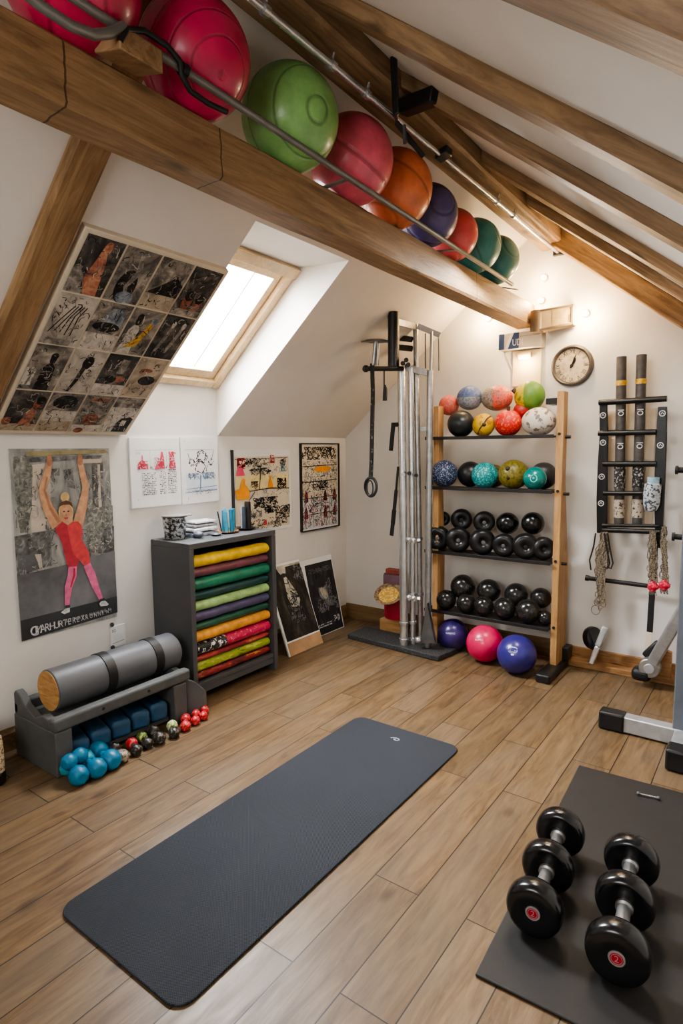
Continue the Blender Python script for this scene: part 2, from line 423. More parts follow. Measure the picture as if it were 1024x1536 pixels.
# baseboards and the ledge along the back wall
bbm = woodmat('baseboard wood', [(.3, (98, 76, 50)), (.55, (132, 106, 74)), (.75, (150, 124, 90))], 1.2, .5, .1, False)
def board(name, p0, p1, h, t, m, inward):
    mb = MB(); p0, p1 = V(p0), V(p1); i = V(inward)
    prof = [(0, 0), (t, 0), (t, h * .78), (t * .55, h * .86), (t * .45, h), (0, h)]
    mb.prism([p0 + i * a + V((0, 0, b)) for a, b in prof], p1 - p0)
    L = (p1 - p0).length; o = fin(mb.build(name, m, loc=p0)); return o
struct(board('baseboard_left', (LW, FW, 0), (LW, BW, 0), .12, .018, bbm, (1, 0, 0)))
struct(board('baseboard_back', (LW, BW, 0), (-1.28, BW, 0), .135, .018, bbm, (0, -1, 0)))
led = MB().box((-1.27, 4.375, .04), (-.30, 4.40, .115)); led.box((-1.27, 4.285, 0), (-.36, 4.40, .042))
struct(led.build('trim_1', stepw, loc=(-1.27, 4.34, 0), bevel=.004))

# ------------------------------------------------------------------ skylight
wu = V((.73, 0, .64)).normalized(); wn = V((wu.z, 0, -wu.x)); wy = V((0, 1, 0)); wo = V((LW, 0, 1.992))
def wp(s, y, d): return wo + wu * s + wy * y + wn * d
win = bpy.data.objects.new('window_1', None); COL.objects.link(win); win.location = wp(0, (SKY0 + SKY1) / 2, 0); struct(win)
def wbar(mb, s0, s1, y0, y1, d0, d1): mb.obox(wp((s0 + s1) / 2, (y0 + y1) / 2, (d0 + d1) / 2), wu * (s1 - s0) / 2, wy * (y1 - y0) / 2, wn * (d1 - d0) / 2)
WL = 1.0
mb = MB(); y0, y1 = SKY0 + .004, SKY1 - .004
wbar(mb, 0, WL, y1 - .052, y1, -.09, .035); wbar(mb, 0, WL, y0, y0 + .052, -.09, .035); wbar(mb, 0, .05, y0 + .05, y1 - .05, -.09, .03); wbar(mb, WL - .07, WL, y0 + .0, y1, -.08, .05)
mb.build('window_frame', skypine, win, bevel=.004)
mb = MB(); wbar(mb, .05, .93, y1 - .105, y1 - .055, -.075, 0); wbar(mb, .05, .93, y0 + .055, y0 + .105, -.075, 0); wbar(mb, .052, .115, y0 + .1, y1 - .1, -.075, 0); wbar(mb, .87, .928, y0 + .1, y1 - .1, -.075, 0)
sash = mb.build('sash', skypine, win, bevel=.004)
k = NT('skylight glass'); k.n.remove(k.p); tr = k.node('ShaderNodeBsdfTransparent'); gl = k.node('ShaderNodeBsdfGlossy'); gl.inputs['Roughness'].default_value = .02
mx = k.node('ShaderNodeMixShader'); mx.inputs[0].default_value = .06; k.link(tr.outputs[0], mx.inputs[1]); k.link(gl.outputs[0], mx.inputs[2]); k.link(mx.outputs[0], k.n['Material Output'].inputs[0])
mb = MB(); wbar(mb, .11, .875, y0 + .1, y1 - .1, -.05, -.042); mb.build('pane', k.m, sash, flat=True)
mb = MB(); wbar(mb, .11, .875, y1 - .235, y1 - .229, -.04, -.034); mb.build('blind_edge', mat('blind edge grey', (176, 172, 166), .6), sash)

# ================================================================== TIMBERS
def timber(name, p0, p1, wd, ht, m, label, cat, up=(0, 0, 1), rough=.004, bev=.012, n=40):
    p0, p1 = V(p0), V(p1); d = (p1 - p0); L = d.length; d.normalize()
    side = V(up).cross(d).normalized(); u = d.cross(side)
    rnd = random.Random(hash(label) % 1000 if False else len(label) * 7); mb = MB(); ring = []
    pr = []
    b = bev
    corners = [(-wd / 2 + b, -ht / 2), (wd / 2 - b, -ht / 2), (wd / 2, -ht / 2 + b), (wd / 2, ht / 2 - b), (wd / 2 - b, ht / 2), (-wd / 2 + b, ht / 2), (-wd / 2, ht / 2 - b), (-wd / 2, -ht / 2 + b)]
    vs, fs = [], []
    for i in range(n + 1):
        x = L * i / n
        for k_, (a, h) in enumerate(corners):
            q = V((x * 2.3, k_ * 3.1 + len(label), 0)); e = mnoise.noise(q) * rough
            vs.append((x, a + e * (1 if a > 0 else -1), h + mnoise.noise(q + V((9, 9, 9))) * rough))
    for i in range(n):
        for k_ in range(8):
            fs.append((i * 8 + k_, i * 8 + (k_ + 1) % 8, (i + 1) * 8 + (k_ + 1) % 8, (i + 1) * 8 + k_))
    fs.append(tuple(range(7, -1, -1))); fs.append(tuple(range(n * 8, n * 8 + 8))); mb._add(vs, fs)
    o = fin(mb.build(name, m, loc=(0, 0, 0), angle=28))
    M = Matrix((d, side, u)).transposed().to_4x4(); M.translation = p0; o.matrix_world = M
    return tag(o, label, cat)
BX0, BX1, BZ0, BZ1 = -1.605, -1.475, 2.40, 2.56
timber('tie_beam', (-1.54, FW + .01, 2.48), (-1.54, BW - .035, 2.48), .13, .16, beamoak, 'long hewn oak beam crossing the room under the row of exercise balls', 'beam', rough=.006, bev=.01)
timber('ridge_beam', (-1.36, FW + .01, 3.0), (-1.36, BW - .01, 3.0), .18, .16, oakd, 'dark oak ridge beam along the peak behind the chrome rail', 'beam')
ridge = ['oak rafter nearest the camera, at the upper right corner of the photo', 'oak rafter with a dark knot, second from the camera on the right slope', 'third oak rafter from the camera on the right slope',
         'fourth oak rafter from the camera on the right slope', 'orange-lit oak rafter, second from the back wall on the right slope', 'oak rafter lying against the back wall below the right slope']
rd = V((1, 0, -RSL)).normalized(); rn = V((-RSL, 0, -1)).normalized()
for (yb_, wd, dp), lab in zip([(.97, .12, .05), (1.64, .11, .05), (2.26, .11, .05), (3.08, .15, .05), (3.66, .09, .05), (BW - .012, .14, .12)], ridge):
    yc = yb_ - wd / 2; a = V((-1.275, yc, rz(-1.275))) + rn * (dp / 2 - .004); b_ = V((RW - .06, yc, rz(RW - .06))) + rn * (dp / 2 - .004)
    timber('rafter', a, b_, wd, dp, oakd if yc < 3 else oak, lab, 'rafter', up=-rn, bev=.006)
a = V((LW + .07, 1.28, lz(LW + .07))) + LN * .018; b_ = V((-1.62, 1.28, lz(-1.62))) + LN * .018
timber('rafter', a, b_, .135, .055, oak, 'oak rafter on the left slope beside the photo collage', 'rafter', up=LN)

# ================================================================== EXERCISE BALLS ON THE BEAM
railm = mat('grey rail', (128, 126, 122), .4, .5, .1)
ballspec = [(.925, .168, (184, 32, 70), (.5, .8, .1), 4, 'crimson ridged exercise ball cut by the top edge, first on the beam'),
            (1.317, .167, (188, 36, 76), (.74, -.08, -.55), 8, 'large crimson exercise ball with concentric ridges, second on the beam'),
            (1.757, .175, (122, 172, 94), (.95, -.25, -.2), 5, 'green exercise ball with curved moulded lines'),
            (2.142, .172, (210, 84, 102), (.6, .2, .9), 3, 'pink exercise ball between the green and orange balls'),
            (2.487, .171, (210, 108, 64), (.2, .5, .9), 3, 'orange exercise ball on the beam'),
            (2.807, .150, (84, 76, 124), (.8, -.5, .2), 3, 'purple exercise ball on the beam beside the orange ball'),
            (3.092, .134, (222, 84, 84), (.3, .5, .9), 2, 'coral red exercise ball between purple and teal on the beam'),
            (3.378, .150, (56, 128, 124), (.9, .3, .4), 3, 'teal exercise ball next to the coral ball on the beam'),
            (3.690, .145, (52, 120, 116), (.9, -.3, .4), 3, 'teal exercise ball at the far end of the beam')]
for y, R, colr, ax, n, lab in ballspec:
    m = ballmat(lab[:24], colr, ax, n, R)
    o = MB().ball((0, 0, 0), R, seg=56, rings=36).build('exercise_ball', m, loc=(0, 0, 0), angle=180); o.location = (-1.5, y, BZ1 + R + .001)
    tag(o, lab, 'exercise ball', 'exercise balls lined up on the oak beam')
RX = -1.385
ra, rb = at('x', RX, 130, 10), at('x', RX, 765, 425)
def railp(y): t = (y - ra.y) / (rb.y - ra.y); return ra.lerp(rb, t)
rail = thing('ball_rail', (RX, 2, 2.56), 'long grey metal rail holding the exercise balls on the oak beam', 'rail')
MB().tube([railp(-.3), railp(rb.y + .03)], .0115, 12).build('rail_tube', railm, rail)
p = [at('x', -1.37, *q) for q in ((20, -25), (60, 8), (105, 38), (140, 52), (165, 50), (186, 40))]
MB().tube(p, .0125, 10).build('lower_tube', railm, rail)
for q in ((190, 40), (186, 47)): pass
MB().tube([railp(y_) for y_ in (1.165, 1.185)], .018, 12).build('collar', black, rail)
for y_ in (1.95, 2.9, 3.78):
    q = railp(y_); MB().bar(q - V((0, 0, .008)), (BX1 - .03, y_, BZ1 + .004), .02, .005).build('bracket', railm, rail)
bl = at('x', -1.40, 245, 132); b2 = at('x', -1.40, 176, 84)
q = railp(1.2)
yk0, yk1 = at('x', -1.37, 178, 88).y, at('x', -1.37, 243, 128).y
blk = MB().prism([(-1.473, yk0, BZ1 + .001), (-1.362, yk0, BZ1 - .03), (-1.362, yk0, BZ1 + .03), (-1.473, yk0, BZ1 + .066)], (0, yk1 - yk0, 0))
tag(fin(blk.build('wood_block', oak, loc=(-1.42, 1.2, BZ1), bevel=.004)), 'oak block on the beam clamping the rail beside the crimson ball', 'block')
hose = [at('x', -1.365, *q) for q in ((180, 62), (190, 44), (216, 46), (250, 68), (270, 92))] 
hose += [at('x', -1.372, *q) for q in ((272, 112), (285, 136), (312, 155), (340, 168))]
tag(MB().tube(hose, .008, 10).build('rubber_hose', black), 'black rubber hose looped over the oak block at the rail', 'hose')

# overhead chrome rail under the ridge
oa, ob = at('x', -1.325, 380, 0), at('x', -1.325, 828, 371)
def op(y): t = (y - oa.y) / (ob.y - oa.y); return oa.lerp(ob, t)
orail = thing('overhead_rail', (-1.325, 2.8, 2.86), 'chrome overhead rail running below the ridge to the back wall', 'rail')
MB().tube([op(-.2), op(BW - .01)], .0125, 14).build('rail_tube', chrome, orail)
def ypx(px, py): return at('x', -1.325, px, py).y
for px, py in ((397, 12), (497, 98), (549, 141), (745, 300), (770, 322)):
    q = op(ypx(px, py)); mb = MB(); d = (ob - oa).normalized(); mb.cyl(q - d * .012, q + d * .012, .019); mb.cyl(q, q + V((.012, 0, .034)), .005); mb.build('clamp', chrome, orail)
q = op(ypx(662, 236)); MB().obox(q + V((.01, 0, .004)), V((.03, 0, .008)), V((0, .03, 0)), V((0, 0, .016))).build('joint', blackpl, orail, bevel=.004)
mb = MB(); mb.box((-1.36, BW - .028, 2.87), (-1.25, BW - .001, 3.02)); mb.build('end_bracket', blackpl, orail, bevel=.005)
yb = ypx(594, 178)
mb = MB(); q = op(yb)
mb.bar(at('y', yb - .2, 594, 172), at('y', yb - .2, 590, 84), .026, .012, (0, 1, 0)); mb.bar(at('y', yb - .2, 594, 168), q + V((.0, 0, -.004)), .02, .012, (1, 0, 0)); mb.bar(q + V((0, 0, -.015)), q + V((.06, .12, -.12)), .02, .01, (0, 1, 0))
mb.build('strap_bracket', blackpl, orail, bevel=.003)
mb = MB(); mb.bar(at('y', yb, 604, 162), at('y', yb - .06, 655, 143), .06, .055); mb.build('box_arm', blackpl, orail, bevel=.006)
mb = MB(); mb.tube([at('y', yb, 606, 188), at('y', yb, 607, 215)], .008, 8); mb.build('hook', greymet, orail)

# ================================================================== PICTURES ON THE LEFT SLOPE AND WALL
# collage board
off = .032
cp0 = V((LW, 0, KZ)) + LN * off
tl = onplane(cp0, LN, 121, 340); tr = onplane(cp0, LN, 338, 404); br = onplane(cp0, LN, 192, 660); bl = onplane(cp0, LN, -8, 652)
yA, yB = (tl.y + bl.y) / 2, (tr.y + br.y) / 2 - .002
def cpt(y, s): return V((LW, y, KZ)) + LUP * s + LN * off
s0, s1 = .03, ((tl - V((LW, 0, KZ))).dot(LUP) + (tr - V((LW, 0, KZ))).dot(LUP)) / 2
col_board = thing('photo_collage', cpt((yA + yB) / 2, s0), 'tilted collage board of sixteen small photographs on the left slope', 'collage')
MB().obox((cpt(yA, s0) + cpt(yB, s1)) / 2 - LN * .017, V((0, (yB - yA) / 2, 0)), LUP * (s1 - s0) / 2, LN * .016).build('board', cream, col_board, bevel=.003)
DG = [(.25, (34, 34, 36)), (.43, (88, 85, 82)), (.57, (148, 139, 128)), (.72, (204, 194, 180))]
DK = [(.3, (24, 24, 26)), (.48, (62, 59, 58)), (.62, (112, 105, 98)), (.78, (186, 176, 164))]
LG = [(.28, (60, 58, 56)), (.42, (150, 142, 132)), (.6, (190, 182, 170)), (.8, (214, 206, 196))]
BG_ = [(.25, (90, 80, 68)), (.5, (166, 150, 130)), (.75, (206, 190, 170))]
pm = [photomat('print dark', 1, DK, 7), photomat('print grey', 2, DG, 7), photomat('print light', 3, LG, 6), photomat('print beige', 4, BG_, 9), photomat('print mid', 5, DG, 14), photomat('print soft dark', 6, DK, 14)]
def pt(n, s, a, b, c): return photomat(n, s, [(.3, a), (.5, b), (.7, c)], 26)
skin = pt('print skin', 31, (96, 62, 52), (172, 112, 88), (206, 158, 132)); yel = pt('print yellow', 32, (60, 50, 34), (196, 150, 56), (222, 184, 96)); rust = pt('print rust', 33, (60, 38, 32), (140, 84, 64), (186, 132, 106)); pblk = pt('print black', 34, (14, 14, 15), (26, 25, 25), (74, 70, 66)); pgr = pt('print grey tone', 35, (66, 62, 60), (132, 126, 118), (184, 178, 168)); pbl = pt('print blue grey', 36, (62, 68, 78), (122, 130, 142), (182, 186, 190)); pwh = pt('print pale', 37, (138, 130, 120), (192, 184, 172), (214, 208, 198))
TM = pm + [skin, yel, rust, pblk, pgr, pbl, pwh]    # 0-5 grounds, 6 skin 7 yellow 8 rust 9 black 10 grey 11 blue 12 pale
def fig(cv, u, h, body, head=6, hairm=9):
    cv.shape([(u - .2, .0), (u + .22, .0), (u + .15, h * .62), (u + .05, h * .72), (u - .08, h * .72), (u - .17, h * .6)], body)
    cv.ell(u, h * .84, .09, .11, head); cv.ell(u, h * .92, .1, .07, hairm)
def tile(r, c_, cv):
    R = random.Random(r * 4 + c_ + 3)
    key = (r, c_)
    if key == (0, 0): cv.shape([(.3, 0), (.85, 0), (.78, .35), (.72, .62), (.6, .9), (.52, .88), (.45, .6), (.38, .4)], 6); cv.ell(.62, .85, .1, .12, 6); cv.shape([(.0, 0), (.5, 0), (.3, .35), (.1, .5), (0, .45)], 10)
    elif key == (0, 1): cv.ell(.45, .3, .28, .32, 9); cv.stroke([(.5, .9), (.62, .6), (.45, .3), (.6, .05)], [.1, .18, .12, .08], 10); cv.ell(.55, .1, .25, .12, 11)
    elif key == (0, 2): cv.rect(0, 0, 1, .3, 3); cv.shape([(0, .3), (1, .3), (1, .55), (.7, .7), (.3, .45)], 9)
    elif key == (0, 3): cv.ell(.35, .3, .16, .2, 8); cv.ell(.72, .28, .15, .2, 8); cv.ell(.35, .42, .16, .11, 9); cv.ell(.72, .4, .15, .11, 9); cv.rect(0, 0, 1, .14, 4)
    elif key == (1, 0):
        for a in range(5): cv.stroke([(.1 + .15 * a, .2 + .1 * R.random()), (.3 + .1 * a, .5 + .2 * R.random()), (.5 + .08 * a, .8)], .03, 9)
        cv.rect(.1, .0, .8, .12, 10)
    elif key == (1, 1): cv.rect(0, 0, 1, .35, 12); cv.ell(.6, .66, .3, .24, 11); cv.ell(.5, .5, .4, .1, 9)
    elif key == (1, 2): fig(cv, .3, .9, 12, 9); cv.shape([(.25, .15), (.6, .2), (.85, .75), (.72, .82), (.55, .45)], 7); cv.ell(.78, .8, .09, .1, 11)
    elif key == (1, 3):
        for u in (.35, .7): cv.stroke([(u - .1, .15), (u, .5), (u + .06, .85)], [.1, .13, .07], 10); cv.ell(u + .05, .8, .07, .08, 12)
    elif key == (2, 0): fig(cv, .6, .85, 9, 9); cv.rect(.0, .1, .28, .5, 12); cv.stroke([(.15, .1), (.25, .6)], .06, 10)
    elif key == (2, 1): cv.ell(.55, .72, .16, .15, 9); cv.stroke([(.5, .65), (.45, .3), (.35, .02)], [.14, .12, .08], 9); cv.stroke([(.6, .5), (.85, .8)], .1, 12)
    elif key == (2, 2): cv.rect(0, 0, 1, .27, 12); cv.rect(.5, .55, .75, .9, 10); cv.ell(.7, .42, .2, .08, 8); cv.ell(.4, .4, .2, .1, 9)
    elif key == (2, 3): cv.rect(0, 0, 1, .25, 3); cv.ell(.4, .7, .22, .05, 8); cv.ell(.6, .45, .3, .12, 9)
    elif key == (3, 0): cv.rect(0, 0, 1, .18, 3); cv.shape([(.45, .15), (.8, .15), (.85, .5), (.7, .68), (.55, .4)], 6); cv.ell(.78, .68, .13, .14, 8); cv.ell(.82, .78, .13, .1, 9); cv.ell(.1, .25, .13, .1, 8)
    elif key == (3, 1): cv.rect(0, .0, 1, .55, 12); cv.rect(0, 0, 1, .28, 3); cv.ell(.5, .78, .38, .17, 9)
    elif key == (3, 2): cv.rect(.0, 0, 1, .2, 12); cv.ell(.52, .36, .26, .14, 8); cv.rect(.2, .85, .8, .93, 8); cv.rect(0, .5, 1, .56, 10); cv.ell(.3, .05, .16, .07, 8)
    else: cv.rect(0, 0, 1, .72, 12); cv.shape([(.42, .02), (.95, .02), (.98, .4), (.85, .46), (.55, .42), (.45, .3)], 9); cv.rect(.6, .2, .78, .36, 12)
grounds = [[0, 1, 4, 5], [2, 4, 1, 0], [1, 2, 0, 3], [0, 1, 4, 4]]
mg = .016; gw = (yB - yA - 2 * mg) / 4; gh = (s1 - s0 - 2.3 * mg) / 4; gap = .0045
for r in range(4):
    for c_ in range(4):
        ya, yb_ = yA + mg + gw * c_ + gap, yA + mg + gw * (c_ + 1) - gap; sb, st = s1 - mg - gh * (r + 1) + gap, s1 - mg - gh * r - gap
        mb = MB(); cv = Canvas(cpt(ya, st) + LN * .001, cpt(yb_, st) + LN * .001, cpt(yb_, sb) + LN * .001, cpt(ya, sb) + LN * .001, mb)
        cv.rect(0, 0, 1, 1, grounds[r][c_]); tile(r, c_, cv); R2 = random.Random(r * 9 + c_)
        for mi_, n_ in ((9, 14), (10, 14), (4, 10), (12, 3)): cv.scribble(.04, .04, .96, .96, n_, mi_, .09, R2)
        mb.build('photo', TM, col_board, flat=True)

def wall_px(px, py, d=.004): return at('x', LW + d, px, py)
def rect_from(px, d, x=None):
    P = [at('x', LW + d, *q) for q in px]; y0_ = (P[0].y + P[3].y) / 2; y1_ = (P[1].y + P[2].y) / 2; z1_ = (P[0].z + P[1].z) / 2; z0_ = (P[2].z + P[3].z) / 2
    X = LW + d; return V((X, y0_, z1_)), V((X, y1_, z1_)), V((X, y1_, z0_)), V((X, y0_, z0_))
# the large poster of a woman
tl, tr, br, bl = rect_from([(17, 670), (165, 675), (174, 928), (28, 960)], .006)
ztp, zbt = tl.z, br.z
mb = MB(); cv = Canvas(tl, tr, br, bl, mb, .0003)
def zc(x, y):                                      # position inside the poster
    v_ = .5
    for _ in range(4):
        t = (y - (135 + 20 * v_)) / (1310 - 150 * v_); v_ = (x - (75 + 50 * t)) / (665 - 7 * t)
    return (v_, 1 - t)
PMAT = [photomat('poster haze', 8, [(.25, (92, 96, 94)), (.5, (150, 152, 150)), (.75, (194, 192, 186))], 5, (1, 1.6, .7)), mat('poster asphalt', (98, 100, 104), .5, 0, .28, 4), mat('poster skin', (196, 152, 120), .55, 0, .14, 24), mat('poster red', (200, 70, 76), .55, 0, .14, 30), mat('poster crimson', (176, 52, 68), .55, 0, .14, 30), mat('poster pink', (206, 106, 146), .55, 0, .14, 30), mat('poster blond', (206, 178, 128), .6, 0, .15, 40), mat('poster beam', (150, 142, 104), .6, 0, .15, 20),
        photomat('poster foliage', 9, [(.3, (66, 68, 64)), (.5, (122, 124, 118)), (.7, (178, 178, 172))], 34), photomat('poster wall light', 10, [(.3, (176, 166, 152)), (.6, (204, 194, 180))], 6), photomat('poster dark stone', 12, [(.3, (48, 50, 52)), (.5, (104, 106, 106)), (.7, (160, 160, 158))], 18), mat('poster lettering', (188, 190, 192), .6, 0, .2, 60), mat('poster hair', (92, 62, 40), .6), mat('poster dark edge', (52, 54, 58), .55, 0, .15), mat('poster skin shade', (168, 120, 92), .55, 0, .14, 24)]
S = lambda pts, mi: cv.shape([zc(*q) for q in pts], mi)
cv.rect(0, 0, 1, 1, 0)
S([(190, 250), (330, 235), (330, 690), (200, 700)], 9); S([(330, 260), (520, 250), (520, 690), (320, 700)], 0)
S([(95, 190), (170, 180), (215, 260), (205, 520), (175, 700), (130, 700), (110, 460)], 8); S([(405, 290), (470, 280), (490, 420), (430, 400)], 10); S([(335, 280), (385, 275), (385, 325), (340, 325)], 10)
S([(610, 250), (690, 245), (700, 560), (615, 560)], 10); S([(650, 260), (668, 260), (676, 555), (655, 555)], 9)
S([(560, 560), (760, 540), (765, 850), (580, 870)], 8); S([(690, 700), (768, 680), (768, 860), (640, 868)], 10); S([(95, 720), (315, 690), (320, 930), (105, 995)], 10); S([(110, 850), (260, 850), (262, 945), (112, 975)], 1); S([(215, 850), (255, 850), (262, 950), (245, 952)], 9)
rr0 = random.Random(12); cv.scribble(.02, .3, .98, .9, 130, 0, .03, rr0); cv.scribble(.02, .35, .4, .9, 80, 10, .03, rr0); cv.scribble(.6, .35, .98, .9, 90, 9, .022, rr0); cv.scribble(.6, .35, .98, .85, 90, 10, .022, rr0)
S([(104, 990), (430, 930), (768, 850), (783, 1283), (125, 1445)], 1); S([(118, 1300), (780, 1170), (783, 1283), (125, 1445)], 13)
S([(170, 158), (700, 162), (735, 185), (180, 190)], 7); S([(180, 195), (690, 200), (660, 222), (190, 230)], 10); S([(540, 222), (680, 222), (678, 250), (540, 250)], 9)
def limb(pts, ws, mi): cv.stroke([zc(*q) for q in pts], [w_ / 665 for w_ in ws], mi)
limb([(318, 235), (300, 320), (268, 415), (300, 530), (365, 665)], [36, 46, 44, 66, 84], 2)
limb([(522, 235), (540, 320), (560, 415), (540, 520), (500, 660)], [36, 44, 44, 62, 74], 2)
limb([(300, 330), (282, 420), (315, 540), (372, 640)], [12, 14, 18, 20], 14)
for cx in (318, 523): S([(cx - 16, 192), (cx - 5, 186), (cx + 2, 190), (cx + 10, 188), (cx + 15, 200), (cx + 20, 240), (cx + 8, 262), (cx - 10, 258), (cx - 20, 235)], 14)
S([(385, 600), (460, 600), (470, 660), (432, 690), (380, 650)], 2)
S([(342, 690), (362, 660), (392, 635), (430, 662), (462, 640), (500, 640), (522, 665), (530, 700), (524, 765), (548, 810), (576, 855), (540, 880), (500, 905), (450, 880), (400, 855), (390, 780), (372, 730)], 3)
S([(345, 690), (392, 640), (425, 665), (440, 760), (470, 900), (402, 855), (388, 780)], 4)
S([(402, 850), (470, 868), (500, 905), (492, 948), (425, 950), (412, 900)], 4); S([(500, 900), (574, 858), (582, 935), (535, 946)], 3)
limb([(456, 948), (452, 1010), (425, 1090), (414, 1216)], [60, 62, 52, 30], 5); limb([(556, 940), (588, 1010), (612, 1085), (656, 1185)], [52, 58, 50, 28], 5)
limb([(468, 960), (466, 1010), (440, 1090)], [12, 14, 10], 4)
S([(400, 1215), (432, 1212), (434, 1232), (400, 1232)], 13); S([(370, 1262), (400, 1238), (432, 1232), (430, 1262), (395, 1275)], 11); S([(644, 1185), (680, 1176), (684, 1196), (646, 1204)], 13); S([(640, 1215), (655, 1200), (684, 1196), (712, 1222), (700, 1232), (650, 1235)], 11)
cv.ell(*zc(418, 572), 50 / 665, 74 / 1230, 6); cv.ell(*zc(417, 580), 43 / 665, 66 / 1230, 2); cv.ell(*zc(412, 470), 30 / 665, 32 / 1230, 6); S([(372, 535), (385, 505), (420, 492), (455, 510), (464, 545), (440, 522), (400, 522)], 12)
cv.ell(*zc(403, 568), 8 / 665, 5 / 1230, 12); cv.ell(*zc(432, 568), 8 / 665, 5 / 1230, 12); S([(400, 608), (432, 608), (424, 620), (408, 620)], 3); S([(416, 575), (423, 598), (410, 598)], 14)
rr = random.Random(5)
txt = 'OMARHURTEREXRUNNENT'
for i, ch in enumerate(txt):
    t = i / (len(txt) - 1); x = 170 + 545 * t; y = 1408 - 130 * t; u_, v_ = zc(x, y); cv.text(ch, u_, v_, (58 - 34 * t) / 1230, 11, .8 - .1 * t)
for i in range(16):
    t = (i + 4) / 20; x = 170 + 545 * t; y = 1412 - 130 * t; u_, v_ = zc(x + 8, y - 30 + 10 * t); cv.text(rr.choice('EHMNRTUI'), u_, v_, .018, 11, .8)
cv.text('G', *zc(165, 1412), .052, 11, .9)
mb.prism([cv.p(0, 0, -2), cv.p(1, 0, -2), cv.p(1, 1, -2), cv.p(0, 1, -2)], (-.0045, 0, 0), 11)
tag(mb.build('woman_poster', PMAT, loc=bl, flat=True), 'large poster of a woman in red workout clothes with arms raised', 'poster')

def sheet(name, px, th, label, mats, draw, edge=0, cat='print', frame=None):
    tl, tr, br, bl = rect_from(px, th)
    mb = MB(); mb.box((LW + .0002, tl.y, bl.z), (LW + th - .0004, tr.y, tl.z), edge)
    cv = Canvas(tl, tr, br, bl, mb, .0003); draw(cv); o = mb.build(name, mats, loc=(LW, (tl.y + tr.y) / 2, bl.z), flat=True)
    if frame:
        t = thing(name, (LW, (tl.y + tr.y) / 2, bl.z), label, cat); o.name = 'sheet'; o.parent = t; o.location = (0, 0, 0)
        f = MB(); e = .008
        for a, b in frame(tl, tr, br, bl): f.bar(a, b, .008, th * 2 + .01, (1, 0, 0))
        f.build('frame', ink, t); return t
    return tag(o, label, cat)
IM = [white, ink, inkgrey, inkblue, inkred, inkpink, inkor, cream, mat('pale ink wash', (206, 216, 224), .6, 0, .05), mat('teal ink', (70, 140, 160), .6), mat('grey sheet', (206, 206, 204), .6, 0, .04), mat('yellow wash', (226, 206, 150), .6, 0, .08)]
def d1(cv):
    r_ = random.Random(1); cv.stroke([(.09, .82), (.84, .83)], .004, 2)
    cv.text('LTG', .1, .765, .03, 2)
    for u in (.38, .71): cv.stroke([(u, .83), (u, .55)], .003, 2)
    cv.shape([(.13, .55), (.14, .62), (.2, .68), (.25, .68), (.31, .62), (.33, .55)], 5); cv.ell(.225, .71, .012, .05, 5); cv.shape([(.45, .54), (.5, .6), (.57, .64), (.6, .8), (.64, .8), (.66, .68), (.67, .55)], 5); cv.shape([(.76, .55), (.78, .66), (.76, .79), (.86, .8), (.88, .66), (.9, .55)], 5)
    for (a, b, c2, d) in ((.13, .55, .33, .66), (.46, .55, .66, .72), (.76, .55, .9, .8)): cv.scribble(a, b, c2, d, 40, 4, .03, r_); cv.scribble(a, b, c2, d, 14, 0, .025, r_)
    cv.scribble(.36, .54, .44, .6, 14, 1, .02, r_); cv.scribble(.68, .54, .74, .6, 8, 1, .02, r_)
    cv.lines(.2, .5, .48, .17, 13, 1, r_, .8); cv.lines(.55, .52, .68, .17, 13, 1, r_, .65); cv.lines(.72, .54, .9, .17, 14, 1, r_, .8)
    cv.text('T', .1, .1, .025, 2); cv.text('I', .66, .1, .02, 2)
def d2(cv):
    r_ = random.Random(2); cv.stroke([(.1, .81), (.9, .815)], .006, 2); cv.rect(.12, .18, .88, .46, 8)
    for cx, cy, R, n in ((.55, .7, .14, 60), (.28, .62, .08, 34), (.8, .62, .07, 30), (.52, .55, .16, 50)):
        for _ in range(n):
            a = r_.uniform(0, 6.28); q = R * r_.uniform(.6, 1.1); cv.stroke([(cx + q * math.cos(a), cy + .7 * q * math.sin(a)), (cx + q * math.cos(a + .3), cy + .7 * q * math.sin(a + .3))], .014, 1 if r_.random() < .6 else 2, False)
    cv.k += 1; cv.stroke([(.82, .66), (.88, .8)], .012, 2); cv.stroke([(.18, .76), (.24, .6)], .014, 2)
    cv.scribble(.18, .36, .46, .46, 40, 3, .04, r_); cv.scribble(.56, .36, .9, .46, 50, 3, .04, r_); cv.stroke([(.5, .42), (.48, .2)], .03, 3); cv.stroke([(.1, .22), (.95, .245)], .014, 3); cv.stroke([(.08, .17), (.95, .185)], [.012, .03], 3); cv.scribble(.1, .14, .9, .2, 20, 2, .04, r_)
    cv.text('I', .14, .06, .04, 1); cv.text('L', .1, .03, .02, 2); cv.text('I', .09, .92, .03, 1)
sheet('canvas_print', [(196, 658), (270, 656), (271, 757), (196, 762)], .014, 'white print with pink dresses and rows of tiny text', IM, d1)
sheet('canvas_print', [(272, 656), (327, 656), (327, 752), (272, 756)], .012, 'white print with grey-blue sketch of wreath and landscape', IM, d2)
